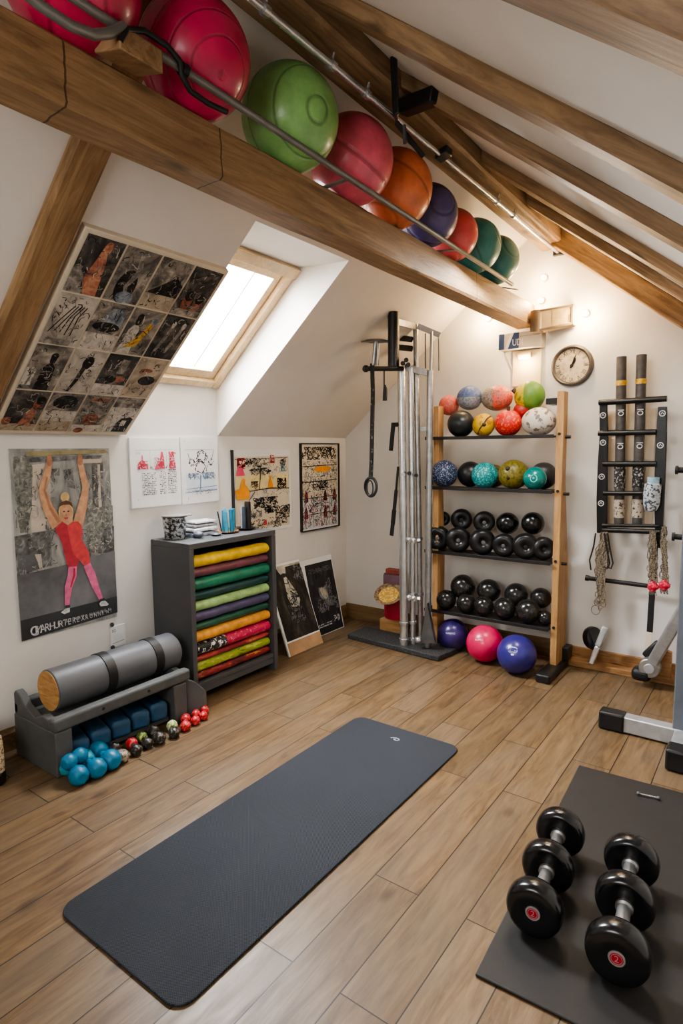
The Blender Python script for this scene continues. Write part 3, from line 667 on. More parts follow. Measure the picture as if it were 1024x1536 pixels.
def d3(cv):
    r_ = random.Random(3); cv.rect(.04, .04, .96, .92, 7); cv.rect(.05, .52, .95, .70, 11); cv.rect(.5, .52, .72, .70, 11)
    cv.stroke([(.04, .89), (.94, .9)], .006, 1)
    for (a, b, c2, d, n, mi, s_) in ((.08, .78, .2, .9, 34, 4, .04), (.2, .8, .6, .9, 60, 1, .03), (.62, .84, .7, .93, 20, 4, .04), (.3, .7, .6, .78, 50, 1, .03), (.8, .78, .9, .9, 26, 1, .03), (.82, .73, .9, .8, 16, 9, .035), (.74, .52, .9, .64, 50, 1, .04), (.48, .22, .74, .42, 110, 1, .035), (.7, .14, .96, .3, 70, 1, .035), (.32, .3, .5, .42, 40, 1, .04), (.12, .04, .9, .16, 80, 1, .03), (.1, .18, .45, .3, 60, 2, .03), (.3, .62, .95, .9, 70, 2, .02), (.1, .42, .95, .54, 60, 2, .02), (.28, .54, .4, .62, 24, 1, .03)): cv.scribble(a, b, c2, d, n, mi, s_, r_)
    cv.shape([(.05, .70), (.07, .77), (.1, .8), (.15, .79), (.19, .70)], 5); cv.shape([(.02, .53), (.04, .48), (.06, .42), (.24, .42), (.26, .5), (.22, .57), (.18, .6), (.19, .66), (.15, .67), (.12, .6), (.1, .55)], 6); cv.shape([(.57, .53), (.58, .58), (.61, .68), (.65, .58), (.66, .53)], 6); cv.shape([(.48, .08), (.5, .14), (.53, .14), (.54, .08)], 4)
    for u, v in ((.3, .76), (.42, .8), (.6, .74)): cv.ell(u, v, .025, .014, 1)
    cv.stroke([(.25, .51), (.6, .53), (.95, .51)], .01, 1); cv.stroke([(.42, .52), (.45, .84)], .012, 1); cv.stroke([(.26, .76), (.55, .775)], .012, 1); cv.stroke([(.24, .4), (.34, .5)], .01, 1)
    cv.text('FABEL', .24, .84, .035, 1); cv.text('ICO', .36, .075, .04, 1); cv.text('tCOdU', .56, .072, .04, 1)
def fr1(tl, tr, br, bl): return [(tl, bl)]
def fr4(tl, tr, br, bl): return [(tl, tr), (tr, br), (br, bl), (bl, tl)]
sheet('art_print', [(349, 673), (436, 676), (437, 795), (349, 800)], .010, 'cream print of black scribbles with orange and pink figures', IM, d3, frame=fr1)
def d4(cv):
    r_ = random.Random(4); cv.rect(.02, .02, .98, .98, 7); cv.rect(.02, .02, .98, .38, 10)
    cv.scribble(.05, .82, .95, .96, 150, 1, .05, r_); cv.scribble(.04, .4, .96, .8, 260, 2, .03, r_); cv.scribble(.04, .4, .96, .8, 110, 1, .03, r_); cv.scribble(.04, .03, .96, .4, 280, 1, .032, r_); cv.scribble(.04, .03, .96, .4, 60, 4, .03, r_); cv.scribble(.3, .46, .7, .56, 60, 1, .04, r_)
    for v in (.74, .56, .37, .18): cv.stroke([(.04, v), (.96, v + .01)], .012, 1)
    for u in (.12, .62, .88):
        for v in (.18, .37): cv.shape([(u - .05, v - .04), (u + .05, v - .04), (u + .03, v + .05), (u, v + .1), (u - .03, v + .05)], 1); cv.scribble(u - .05, v - .05, u + .05, v + .08, 8, 4, .03, r_)
    cv.shape([(.3, .7), (.42, .735), (.5, .74), (.7, .735), (.8, .71), (.7, .675), (.45, .67)], 6)
    for u in (.1, .3, .5, .72, .9): cv.stroke([(u, .03), (u, .4)], .012, 2)
sheet('art_print', [(451, 664), (507, 667), (507, 790), (451, 796)], .010, 'dark-framed print of dense black scribbles with one orange smear', IM, d4, frame=fr4)
def d5(cv):
    r_ = random.Random(6); cv.text('02', .1, .72, .13, 1, 1.1); cv.stroke([(.1, .18), (.9, .24)], .03, 2); cv.lines(.15, .6, .8, .3, 4, 10, r_)
sheet('wall_card', [(166, 941), (188, 935), (188, 966), (166, 972)], .006, 'small white card on the wall beneath the woman poster', IM, d5, cat='card')
mb = MB()
for q in ((168, 937), (169, 971)): mb.cyl(wall_px(*q, .001), wall_px(*q, .016), .013, .011)
# clips belong to the card
c_o = [o for o in bpy.data.objects if o.name.startswith('wall_card')][0]
mb.build('clip', ink, c_o)

# panels leaning under the prints
def leaning(name, y0_, y1_, x0, x1, h, margins, mats, draw, label, boardm):
    "panel standing on the floor at x0 and leaning to x1 at height h"
    t = thing(name, (x0, (y0_ + y1_) / 2, 0), label, 'picture'); n = V((h, 0, -(x1 - x0))).normalized(); up = V((x1 - x0, 0, h)); 
    a = V((x0, y0_, .002)); e = V((0, y1_ - y0_, 0)); MB().prism([a, a + e, a + e + up, a + up], -n * .014).build('panel', boardm, t)
    l, r_, b, tp = margins; P = lambda u, v: a + e * u + up * v + n * .001
    mb = MB(); cv = Canvas(P(l, tp), P(r_, tp), P(r_, b), P(l, b), mb); draw(cv); mb.build('picture', mats, t, flat=True); return t
LM = [photomat('smoky print', 21, [(.3, (14, 13, 12)), (.5, (44, 39, 34)), (.7, (88, 78, 66))], 7, (1, 2, .6)), photomat('black portrait print', 22, [(.35, (20, 20, 22)), (.55, (48, 48, 52)), (.75, (92, 92, 96))], 8, (1, 2, .7)), mat('pale streak', (168, 160, 142), .6, 0, .25, 20), mat('print grey streak', (112, 112, 112), .6, 0, .3, 20), ink, markw, mat('tan strip', (172, 138, 102), .5)]
def e1(cv):
    r_ = random.Random(8); cv.rect(-.02, -.188, 1.01, -.02, 6); cv.rect(0, 0, 1, 1, 0); cv.rect(0, .97, 1, 1, 2); cv.shape([(.25, 1), (.55, 1), (.5, .88), (.4, .84), (.32, .9)], 2); cv.shape([(.4, .84), (.48, .84), (.66, .6), (.7, .48), (.62, .4), (.42, .42), (.36, .55)], 2); cv.shape([(.48, .6), (.6, .58), (.62, .44), (.5, .44)], 3); cv.ell(.42, .86, .08, .03, 4)
    cv.scribble(.7, .75, 1, .98, 50, 3, .05, r_); cv.scribble(.3, .2, .7, .45, 40, 3, .05, r_); cv.scribble(0, .05, 1, .9, 60, 4, .08, r_)
def e2(cv):
    r_ = random.Random(9); cv.rect(0, 0, 1, 1, 4); cv.rect(.06, .08, .94, .94, 1); cv.lines(.08, .93, .9, .86, 4, 3, r_, .8); cv.ell(.5, .6, .17, .14, 3); cv.ell(.5, .62, .12, .1, 2); cv.ell(.47, .72, .2, .08, 4); cv.shape([(.44, .66), (.62, .56), (.64, .48), (.5, .46), (.42, .54)], 2)
    cv.shape([(.2, .1), (.85, .1), (.95, .38), (.7, .48), (.4, .46), (.18, .34)], 1); cv.scribble(.2, .3, .95, .48, 90, 3, .06, r_); cv.scribble(.55, .46, .8, .75, 40, 3, .05, r_); cv.shape([(.5, .2), (.8, .2), (.86, .34), (.6, .36)], 4); cv.lines(.12, .15, .6, .09, 2, 5, r_, .8); cv.scribble(.7, .12, .9, .2, 14, 5, .05, r_)
leaning('leaning_picture', 3.27, 3.68, -2.885, -3.13, .655, (.045, .985, .155, .975), LM, e1, 'white panel with smoky brown print leaning on the wall beside the cabinet', white)
leaning('leaning_picture', 3.695, 4.125, -3.0, -3.14, .63, (.13, .975, .01, .93), LM, e2, 'white panel with black portrait print leaning near the back corner', white)

# ================================================================== CABINET OF ROLLED MATS
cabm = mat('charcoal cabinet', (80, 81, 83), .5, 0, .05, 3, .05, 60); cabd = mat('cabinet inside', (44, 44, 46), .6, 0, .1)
CX0, CX1, CY0, CY1, CZ = LW + .004, -2.80, 2.295, 3.05, .995
cab = thing('storage_cabinet', (-2.98, 2.67, 0), 'charcoal open-front cabinet filled with rolled coloured mats', 'cabinet')
th = .036
MB().box((CX0, CY0, 0), (CX1, CY0 + th, CZ - th)).build('side_panel', cabm, cab, bevel=.003)
MB().box((CX0, CY1 - th, 0), (CX1, CY1, CZ - th)).build('side_panel', cabm, cab, bevel=.003)
MB().box((CX0, CY0, CZ - th), (CX1, CY1, CZ)).build('top_panel', cabm, cab, bevel=.003)
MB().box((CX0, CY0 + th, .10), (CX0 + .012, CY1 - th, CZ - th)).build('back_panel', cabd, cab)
MB().box((CX0, CY0 + th, .095), (CX1 - .01, CY1 - th, .118)).build('bottom_shelf', cabm, cab, bevel=.002)
mb = MB(); mb.box((CX1 - .03, CY0 + th, .05), (CX1 - .016, CY1 - th, .094)); mb.build('kick_rail', cabm, cab)
def rolled(z, R, colr, lab, x=-2.862, r2=None, kind='plain', tilt=0):
    n = 60; mb = MB(); rnd = random.Random(int(z * 1000)); a, b = CY0 + th + .004, CY1 - th - .004
    m = mat(lab[:22], colr, .42, 0, .22, 16, .3, 26) if kind == 'plain' else kind
    prof = []
    vs, fs = [], []; seg = 28
    for i in range(n + 1):
        t = i / n; y = a + (b - a) * t
        e = .5 + .5 * math.cos(PI * 2 * t); endr = 1 - .35 * max(0, 1 - min(t, 1 - t) * 40) ** 2
        for k in range(seg):
            an = 2 * PI * k / seg
            wob = mnoise.noise(V((y * 9, math.cos(an) * 1.2, math.sin(an) * 1.2 + z * 30))) * .10 + .05 * math.sin(an * 2 + y * 34) 
            rr_ = R * (.95 + wob * .55) * endr
            vs.append((x + math.cos(an) * rr_ * 1.25, y, z + math.sin(an) * rr_))
    for i in range(n):
        for k in range(seg): fs.append((i * seg + k, i * seg + (k + 1) % seg, (i + 1) * seg + (k + 1) % seg, (i + 1) * seg + k))
    fs.append(tuple(range(seg - 1, -1, -1))); fs.append(tuple(range(n * seg, n * seg + seg))); mb._add(vs, fs)
    o = fin(mb.build('rolled_mat', m, loc=(x, (a + b) / 2, z - R), angle=60)); return tag(o, lab, 'rolled mat', 'rolled mats in the cabinet')
def multim(name, stops, sc):
    k = NT(name); k.set(.4); vec = k.mapping((4, 1.2, 4)); k.col(k.ramp(k.noise(vec, sc, 5, .65, .6), stops, 'CONSTANT')); return k.m
rolled(.150, .028, (120, 34, 40), 'lowest roll in the cabinet, dark red with flecks', kind=multim('red flecks', [(0, (84, 24, 30)), (.5, (140, 40, 44)), (.62, (196, 150, 70))], 6))
rolled(.208, .031, (132, 150, 58), 'lime green mottled rolled mat near the cabinet bottom', kind=multim('lime mottle', [(0, (92, 104, 34)), (.42, (142, 158, 56)), (.58, (186, 196, 92))], 6))
rolled(.259, .021, (160, 52, 58), 'thin red rolled mat between lime and patterned rolls', kind=multim('red tan stripe', [(0, (132, 36, 48)), (.52, (178, 70, 66)), (.64, (194, 140, 84))], 5))
k = NT('patterned roll'); k.set(.4); vec = k.mapping(); xyz = k.node('ShaderNodeSeparateXYZ'); k.link(vec, xyz.inputs[0])
nn = k.noise(vec, 40, 3, .6); blk_ = k.ramp(nn, [(0, (26, 30, 38)), (.56, (214, 214, 214))], 'CONSTANT'); pk = k.ramp(nn, [(0, (190, 36, 84)), (.6, (222, 120, 150))], 'CONSTANT')
sel = k.math('GREATER_THAN', xyz.outputs[1], -.08); k.col(k.mix(sel, blk_, pk))
rolled(.322, .040, None, 'rolled mat half black and white, half bright pink', kind=k.m)
rolled(.400, .037, (206, 146, 58), 'orange ochre rolled mat in the cabinet')
rolled(.464, .027, (24, 78, 62), 'dark green rolled mat under the purple one')
rolled(.525, .033, (76, 72, 104), 'muted purple rolled mat in the cabinet')
rolled(.592, .034, (142, 178, 118), 'pale green rolled mat in the cabinet')
rolled(.657, .030, (14, 60, 62), 'dark teal rolled mat under the big green one')
rolled(.728, .041, (28, 110, 86), 'thick emerald green rolled mat in the cabinet')
rolled(.800, .031, (106, 62, 74), 'maroon rolled mat second from the top')
rolled(.872, .040, (222, 176, 28), 'bright yellow rolled mat topmost in the cabinet')

# ------------------------------------------------------------------ things on the cabinet
ct = lambda px, py: at('z', CZ, px, py)
bk = V((-3.045, 2.39, CZ + .001))
t = thing('metal_bucket', bk, 'shiny dappled metal bucket with a lid on the cabinet', 'bucket')
bm_ = speckle('dappled metal', (70, 70, 72), (206, 206, 204), 55, .46, .54, .22, .3); bm_.node_tree.nodes['Principled BSDF'].inputs['Metallic'].default_value = .75
MB().lathe([(0, 0), (.058, 0), (.064, .01), (.074, .135), (.078, .14), (.074, .142), (.0, .142)], bk, seg=40).build('body', bm_, t)
MB().lathe([(0, .143), (.080, .143), (.081, .150), (.05, .156), (0, .158)], bk, seg=40).build('lid', steel, t)
MB().obox(bk + V((.03, .085, .146)), V((.012, .02, 0)), V((.01, -.006, 0)), V((0, 0, .004))).build('handle', steel, t, bevel=.002)
# folded grey cloths
fc = [mat('folded cloth pale', (176, 178, 180), .5, .2, .3, 30, .5, 60), mat('folded cloth grey', (128, 130, 134), .5, .2, .35, 30, .5, 60), mat('folded cloth dark', (88, 92, 100), .5, .1, .4, 26, .5, 60)]
zz = CZ + .001
for i, (dx, dy, hx, hy, h, mi, lab) in enumerate([(0, 0, .08, .10, .032, 2, 'lowest dark grey folded cloth on the cabinet'), (.0, .012, .075, .10, .026, 0, 'pale grey folded cloth second up in the stack'), (-.005, .02, .07, .095, .022, 1, 'mid grey folded cloth third up in the stack'), (.0, .028, .065, .095, .016, 0, 'silver-grey folded cloth on top of the stack')]):
    vs, fs = [], []; n = 18; seg = 16; c0 = V((-3.06 + dx, 2.58 + dy, zz))
    for a in range(n + 1):
        for b in range(n + 1):
            u, v = a / n * 2 - 1, b / n * 2 - 1
            q = (1 - abs(u) ** 6) * (1 - abs(v) ** 6); vs.append((c0.x + u * hx, c0.y + v * hy, c0.z + h * (.55 + .45 * q) + mnoise.noise(V((u * 2, v * 2, i * 5))) * .004))
    o0 = len(vs)
    for a in range(n + 1):
        for b in range(n + 1): vs.append((vs[a * (n + 1) + b][0], vs[a * (n + 1) + b][1], c0.z + (h * .0)))
    N1 = n + 1
    for a in range(n):
        for b in range(n):
            fs.append((a * N1 + b, (a + 1) * N1 + b, (a + 1) * N1 + b + 1, a * N1 + b + 1)); fs.append((o0 + a * N1 + b, o0 + a * N1 + b + 1, o0 + (a + 1) * N1 + b + 1, o0 + (a + 1) * N1 + b))
    for a in range(n):
        for (p, q) in (((a * N1), (a + 1) * N1), ((a + 1) * N1 + n, a * N1 + n), (a + 1 + 0, a), (n * N1 + a, n * N1 + a + 1)): fs.append((p, p + o0, q + o0, q))
    o = fin(MB()._add(vs, fs).build('folded_cloth', fc[mi], loc=c0, angle=70)); tag(o, lab, 'cloth', 'folded cloths on the cabinet'); zz += h + .001
mb = MB(); mb.lathe([(0, .002), (.02, .0), (.038, .012), (.036, .014), (.018, .005), (0, .006)], (-2.935, 2.63, CZ + .001), seg=28); tag(mb.build('small_dish', greymet, loc=(-2.935, 2.63, CZ)), 'small grey dish at the cabinet front edge', 'dish')
o = MB().ball((0, 0, 0), .03, (1.2, .95, .75), 24, 16).warp(lambda p: p * (1 + .1 * mnoise.noise(p * 60))).build('grey_stone', fc[2], loc=(0, 0, 0), angle=180); o.location = (-2.955, 2.50, CZ + .024); tag(o, 'bluish grey stone in front of the folded cloths', 'stone')
pl = V((-2.98, 2.765, CZ + .001)); mb = MB(); mb.lathe([(0, .0), (.05, 0), (.082, .012), (.080, .015), (.05, .006), (0, .006)], pl, seg=36)
tag(mb.build('patterned_plate', speckle('plate pattern', (66, 34, 28), (214, 150, 96), 70, .5, .56, .35), loc=pl), 'brown patterned plate beneath the teal tubes', 'plate')
tm = [mat('teal tube', (44, 128, 160), .28, 0, .15, 20), mat('bright teal tube', (70, 160, 188), .28, 0, .15, 20), mat('dark slate tube', (62, 72, 84), .3, .2, .15)]
for i, (dx, dy, lx, ly, h, r_, mi, lab) in enumerate([(.01, -.052, -.005, -.03, .145, .0045, 2, 'thin dark stick leaning leftmost on the plate'), (.03, -.026, 0, -.012, .135, .013, 1, 'leftmost teal tube standing on the patterned plate'), (.012, -.004, .0, -.022, .165, .012, 1, 'tallest pointed teal tube leaning on the plate'), (-.03, .004, 0, .0, .14, .013, 0, 'teal tube at the back of the plate'), (.018, .030, 0, -.006, .145, .0135, 0, 'teal tube between two others on the plate'), (-.008, .058, 0, .004, .15, .0165, 1, 'widest teal tube on the right of the plate')]):
    a = pl + V((dx, dy, .0075)); b_ = a + V((lx, ly, h)); mb = MB()
    if 'pointed' in lab: mb.lathe([(0, 0), (r_, 0), (r_, h * .86), (r_ * .35, h), (0, h)], a, b_ - a, 18)
    else: mb.lathe([(0, 0), (r_, 0), (r_ * 1.05, h), (r_ * .8, h), (r_ * .8, h * .9), (0, h * .9)], a, b_ - a, 18)
    tag(mb.build('teal_tube' if mi < 2 else 'dark_stick', tm[mi], loc=a), lab, 'tube' if mi < 2 else 'stick', 'tubes on the cabinet plate')
pd = V((-2.985, 2.945, CZ + .001)); mb = MB(); mb.lathe([(0, 0), (.052, 0), (.07, .014), (.066, .016), (.05, .008), (0, .008)], pd, seg=32)
tag(mb.build('black_dish', blackgloss, loc=pd), 'black dish under dark cylinders on the cabinet', 'dish')
for dx, dy, h, r_, m_, lab in [(.0, .025, .185, .022, mat('dark bottle', (34, 28, 28), .28, 0, .3, 30), 'tall black cylinder standing in the black dish'), (.02, -.032, .155, .013, tm[2], 'slate grey tube left in the black dish'), (-.02, -.008, .15, .012, mat('pale glass tube', (186, 188, 192), .2, .3, .1), 'pale grey tube behind in the black dish')]:
    a = pd + V((dx, dy, .0095)); mb = MB().lathe([(0, 0), (r_, 0), (r_, h * .93), (r_ * .92, h), (0, h)], a, seg=20); mb.lathe([(r_ * 1.02, h * .6), (r_ * 1.03, h * .62), (r_ * 1.03, h * .7), (r_ * 1.02, h * .72)], a, seg=20)
    tag(mb.build('dark_cylinder', m_, loc=a), lab, 'cylinder')

# ================================================================== LOW GREY BENCH WITH THE STRAPPED ROLL
bnm = mat('grey painted bench', (86, 88, 88), .6, 0, .14, 6, .15, 50)
bX0, bX1, bY0, bY1 = -3.09, -2.69, 1.375, 2.15
bench = thing('low_bench', (-2.89, 1.75, 0), 'low grey bench cradling the strapped roll by the left wall', 'bench')
for y0_, nm in ((bY0, 0), (bY1 - .085, 1)):
    MB().box((bX0, y0_, .002), (bX1, y0_ + .085, .222)).build('end_panel', bnm, bench, bevel=.006)
mb = MB(); n = 12
path = [(bX1 - .028, bY0 - .01 + (bY1 - bY0 + .05) * i / n, .298 + (.02 if i == n else 0) + (.006 if i == 0 else 0)) for i in range(n + 1)]
mb.bar((bX1 - .024, bY0 - .004, .255), (bX1 - .024, bY1 + .03, .262), .058, .066); mb.build('front_rail', bnm, bench, bevel=.014, seg=3)
MB().bar((bX0 + .03, bY0, .258), (bX0 + .03, bY1 + .02, .258), .05, .07).build('back_rail', bnm, bench, bevel=.014, seg=3)
MB().box((bX0 + .055, bY0 + .01, .2235), (bX1 - .055, bY1 - .01, .238)).build('slat', bnm, bench, bevel=.003)
for y0_ in (bY0 + .0, bY1 - .02):
    f_ = lambda x, z: (x, y0_, z)
    MB().prism([f_(bX0 + .012, .2225), f_(bX1 - .055, .2225), f_(bX1 - .058, .275), f_(-2.80, .285), f_(-2.88, .254), f_(-2.96, .285), f_(-3.02, .335), f_(-3.06, .35), f_(bX0 + .012, .33)], (0, .04, 0)).build('saddle', bnm, bench, bevel=.005)
mb = MB()
for q in (.25, .52): mb.cyl((bX1 + .004, bY0 + q, .258), (bX1 + .008, bY0 + q, .258), .008)
mb.build('bolt', ink, bench)
mb = MB(); mb.prism([(bX1 - .03, bY1 + .008, .005), (bX1 + .02, bY1 + .13, .005), (bX1 + .02, bY1 + .13, .13), (bX1 - .005, bY1 + .07, .20), (bX1 - .03, bY1 + .008, .235)], (-.03, .005, 0)); mb.build('side_flap', bnm, bench, bevel=.004)
rollm = mat('grey foam mat', (88, 90, 94), .46, 0, .06, 4, .08, 60)
rc, RR = V((-2.885, 0, .361)), .106
ry0, ry1 = 1.455, 2.215
t = thing('foam_roll', (rc.x, 1.83, rc.z - RR), 'thick grey mat rolled tight with two black straps, on the low bench', 'roll')
MB().lathe([(0, .002), (RR - .004, .002), (RR, .006), (RR, ry1 - ry0 - .02), (RR - .02, ry1 - ry0), (0, ry1 - ry0)], (rc.x, ry0, rc.z), (0, 1, 0), 56).build('body', rollm, t)
corkm = woodmat('cork end', [(.3, (150, 106, 60)), (.5, (190, 146, 92)), (.7, (206, 166, 112))], 5, .7, .2, False, 9)
MB().lathe([(0, 0), (RR - .006, 0), (RR - .006, .004), (0, .004)], (rc.x, ry0 - .003, rc.z), (0, 1, 0), 56).build('cork_end', corkm, t)
for q in (.30, .60):
    MB().lathe([(RR - .001, 0), (RR + .005, 0), (RR + .005, .05), (RR - .001, .05), (RR - .001, 0)], (rc.x, ry0 + q - .03, rc.z), (0, 1, 0), 56).build('strap', black, t)
# blue step blocks under the bench
blm = mat('dull blue foam', (34, 70, 98), .55, 0, .2, 10, .15, 60)
for i in range(5):
    y_ = 1.535 + i * .118
    mb = MB(); hx, hy, hz = .155, .053, .042 + .002 * i
    ang = -.25; ax = V((math.cos(ang), math.sin(ang), 0)); ay = V((-ax.y, ax.x, 0))
    mb.obox((-2.865, y_ - .02 + .03, hz + .045), ax * hx, ay * hy, V((0, 0, hz)))
    o = mb.build('foam_block', blm, loc=(-2.865, y_, .045), bevel=.022, seg=4)
    tag(o, ['dark blue foam block under the bench, nearest the camera end', 'second blue foam block under the bench from its near end', 'middle blue foam block under the low bench', 'fourth blue foam block under the bench from its near end', 'blue foam block under the bench, at its far end'][i], 'foam block', 'blue blocks under the bench')
MB_b = MB().box((-3.03, 1.47, .02), (-2.735, 2.055, .042)); MB_b.build('under_shelf', bnm, bench)

# ------------------------------------------------------------------ small hand weights along the bench
def hexball(mb, c, R, axis, mi=0, seg=6, fl=.9):
    mb.lathe([(0, -R * fl), (R * .55, -R * fl), (R * .93, -R * .45), (R, 0), (R * .93, R * .45), (R * .55, R * fl), (0, R * fl)], c, axis, seg, mi, ref=(0, 0, 1))
def handweight(front, R, L, ang, mats, label, group, cat='dumbbell', name='hand_weight', seg=9, R2=None, rough=None):
    "front head centre on the floor plane; axis runs away towards ang (0 = towards the wall)"
    ax = V((-math.cos(ang), math.sin(ang), 0)); R2 = R2 or R; hz = max(R, R2) * .88
    a = V((front[0], front[1], R * .88)); b_ = a + ax * L; b_.z = R2 * .88
    t = thing(name, ((a.x + b_.x) / 2, (a.y + b_.y) / 2, 0), label, cat, group)
    mb = MB(); hexball(mb, a, R, ax, seg=seg); mb.build('head', mats[0], t, angle=50 if seg > 8 else 28, bevel=R * .12)
    mb = MB(); hexball(mb, b_, R2, ax, seg=seg); mb.build('head', mats[1], t, angle=50 if seg > 8 else 28, bevel=R * .12)
    MB().cyl(a, b_, R * .36).build('handle', mats[2], t); return t
tealm = mat('teal vinyl', (22, 112, 146), .4, 0, .12, 16, .1, 60); cyanm = mat('cyan vinyl', (52, 158, 180), .4, 0, .12, 16, .1, 60)
def fpx(px, py, z): p = at('z', z, px, py); return (p.x, p.y)
g = 'teal hand weights beside the bench'
handweight(fpx(118, 1162, .045), .047, .125, .15, (tealm, cyanm, tealm), 'teal hand weight nearest the camera with a brighter rear end', g)
handweight(fpx(145, 1151, .046), .048, .125, .1, (tealm, cyanm, tealm), 'teal hand weight between the nearest one and the round one', g)
handweight(fpx(166, 1138, .05), .050, .13, .1, (tealm, tealm, tealm), 'teal hand weight furthest right of the teal group', g, seg=14)
t = handweight((-2.632, 1.405), .038, .062, 1.35, (tealm, tealm, tealm), 'teal hand weight leftmost, propped on the others beside the bench leg', g, seg=14)
t.location.z += .058
redm = speckle('red knob', (178, 30, 38), (226, 96, 92), 90, .5, .58, .4, .4); darkm = speckle('dark patterned knob', (36, 34, 34), (120, 112, 100), 80, .54, .6, .4, .4); lime_m = speckle('lime flecked knob', (150, 176, 84), (226, 226, 196), 70, .48, .56, .4, .4); whm = speckle('white flecked knob', (168, 154, 140), (84, 66, 60), 90, .5, .58, .45, .4); grn = speckle('green knob', (96, 120, 48), (188, 196, 120), 80, .5, .58, .4, .4)
g2 = 'small hand weights in a row by the bench'
for (px, py), R, L, a_, ms, lab in [((183, 1133), .034, .10, .2, (whm, darkm, darkm), 'small pale speckled hand weight next to the teal ones'), ((204, 1124), .030, .085, .35, (darkm, redm, darkm), 'small black hand weight with a red rear end'), ((221, 1114), .029, .085, .3, (darkm, grn, darkm), 'small black hand weight with a green rear end'), ((239, 1106), .034, .10, .3, (darkm, darkm, darkm), 'small all-dark patterned hand weight in the row'), ((261, 1098), .031, .09, .55, (darkm, lime_m, darkm), 'small hand weight with lime-and-white flecked end'),
                              ((278, 1088), .030, .09, .7, (redm, redm, redm), 'red hand weight nearest the camera in the red cluster'), ((293, 1080), .027, .085, .75, (redm, redm, redm), 'red hand weight in the middle of the red cluster'), ((305, 1073), .026, .08, .8, (redm, redm, redm), 'red hand weight furthest right in the red cluster')]:
    handweight(fpx(px, py, R), R, L, a_, ms, lab, g2, seg=12)
# a lime one sits on the dark weight
# patterned pouf leg at the left edge
lq = at('z', 0, -3, 1176); lx, ly = lq.x, lq.y
t = thing('patterned_stool', (lx, ly, 0), 'woven patterned stool leg with black foot at the left photo edge', 'stool')
pat = speckle('woven pattern', (204, 182, 150), (110, 84, 66), 120, .5, .56, .8, .4)
for dx, dy in ((0, 0), (-.02, -.24), (-.15, -.05)):
    MB().lathe([(0, .06), (.032, .06), (.034, .16), (.028, .23), (0, .23)], (lx + dx, ly + dy, 0), seg=24).build('leg', pat, t)
    MB().lathe([(0, 0), (.028, 0), (.035, .01), (.036, .05), (.032, .062), (0, .062)], (lx + dx, ly + dy, 0), seg=24).build('foot', blackgloss, t)
MB().lathe([(0, .228), (.13, .228), (.14, .238), (.14, .265), (.13, .275), (0, .275)], (lx - .09, ly - .11, 0), seg=40).build('seat', pat, t)
# ================================================================== MATS AND LARGE DUMBBELLS
def rounded(x0, x1, y0, y1, r, z0, z1, n=8):
    pts = []
    for cx, cy, a0 in ((x1 - r, y1 - r, 0), (x0 + r, y1 - r, PI / 2), (x0 + r, y0 + r, PI), (x1 - r, y0 + r, 1.5 * PI)):
        for i in range(n + 1): a = a0 + PI / 2 * i / n; pts.append((cx + r * math.cos(a), cy + r * math.sin(a), z0))
    return pts
ym = weavemat('woven charcoal mat', (15, 17, 20), (58, 63, 71))
t = thing('yoga_mat', (-1.57, 1.84, 0), 'long charcoal textured exercise mat in the middle of the floor', 'mat')
mb = MB().prism(rounded(-1.895, -1.253, .935, 2.742, .06, .001, .01), (0, 0, .009)); mb.build('mat_sheet', ym, t, bevel=.0025, seg=2)
cv = None; c0 = at('z', .0105, 592, 1108); mb = MB(); pts = []
lg = [(-.024, -.004), (-.012, .008), (.004, .012), (.02, .010), (.026, .0), (.018, -.010), (.002, -.012), (-.006, -.004), (.006, .002)]
mb.tube([c0 + V((a, b_, 0)) for a, b_ in lg], .0022, 6); mb.warp(lambda p: V((p.x, p.y, .0102 + (p.z - c0.z) * .25))); mb.build('logo', markw, t)
bm2 = mat('matte black mat', (36, 34, 33), .62, 0, .1, 3, .15, 160)
MATX0, MATX1, MATY0, MATY1 = -.68, .28, 1.35, 2.93
p = [at('z', 0, 712, 1465), at('z', 0, 868, 1150)]
d_ = (p[1] - p[0]).normalized(); sd = V((d_.y, -d_.x, 0)); L_ = (p[1] - p[0]).length
mb = MB().prism([p[0] + V((0, 0, .001)), p[1] + V((0, 0, .001)), p[1] + sd * .98 + V((0, 0, .001)), p[0] + sd * .98 + V((0, 0, .001))], (0, 0, .009))
tag(fin(mb.build('rubber_mat', bm2, loc=p[0] + sd * .49, bevel=.004)), 'matte black rubber mat under the two big dumbbells', 'mat')
MT = .0105
# small silver bar with knobs on the mat
a, b_ = at('z', MT + .008, 957, 1190), at('z', MT + .008, 987, 1197)
t = thing('metal_pin', ((a.x + b_.x) / 2, (a.y + b_.y) / 2, MT), 'small silver bar with two knobs lying on the black mat', 'metal bar')
MB().cyl(a, b_, .0035).build('shaft', chrome, t)
for q in (a, b_): MB().ball(q, .0078, seg=16, rings=10).build('knob', greymet, t)
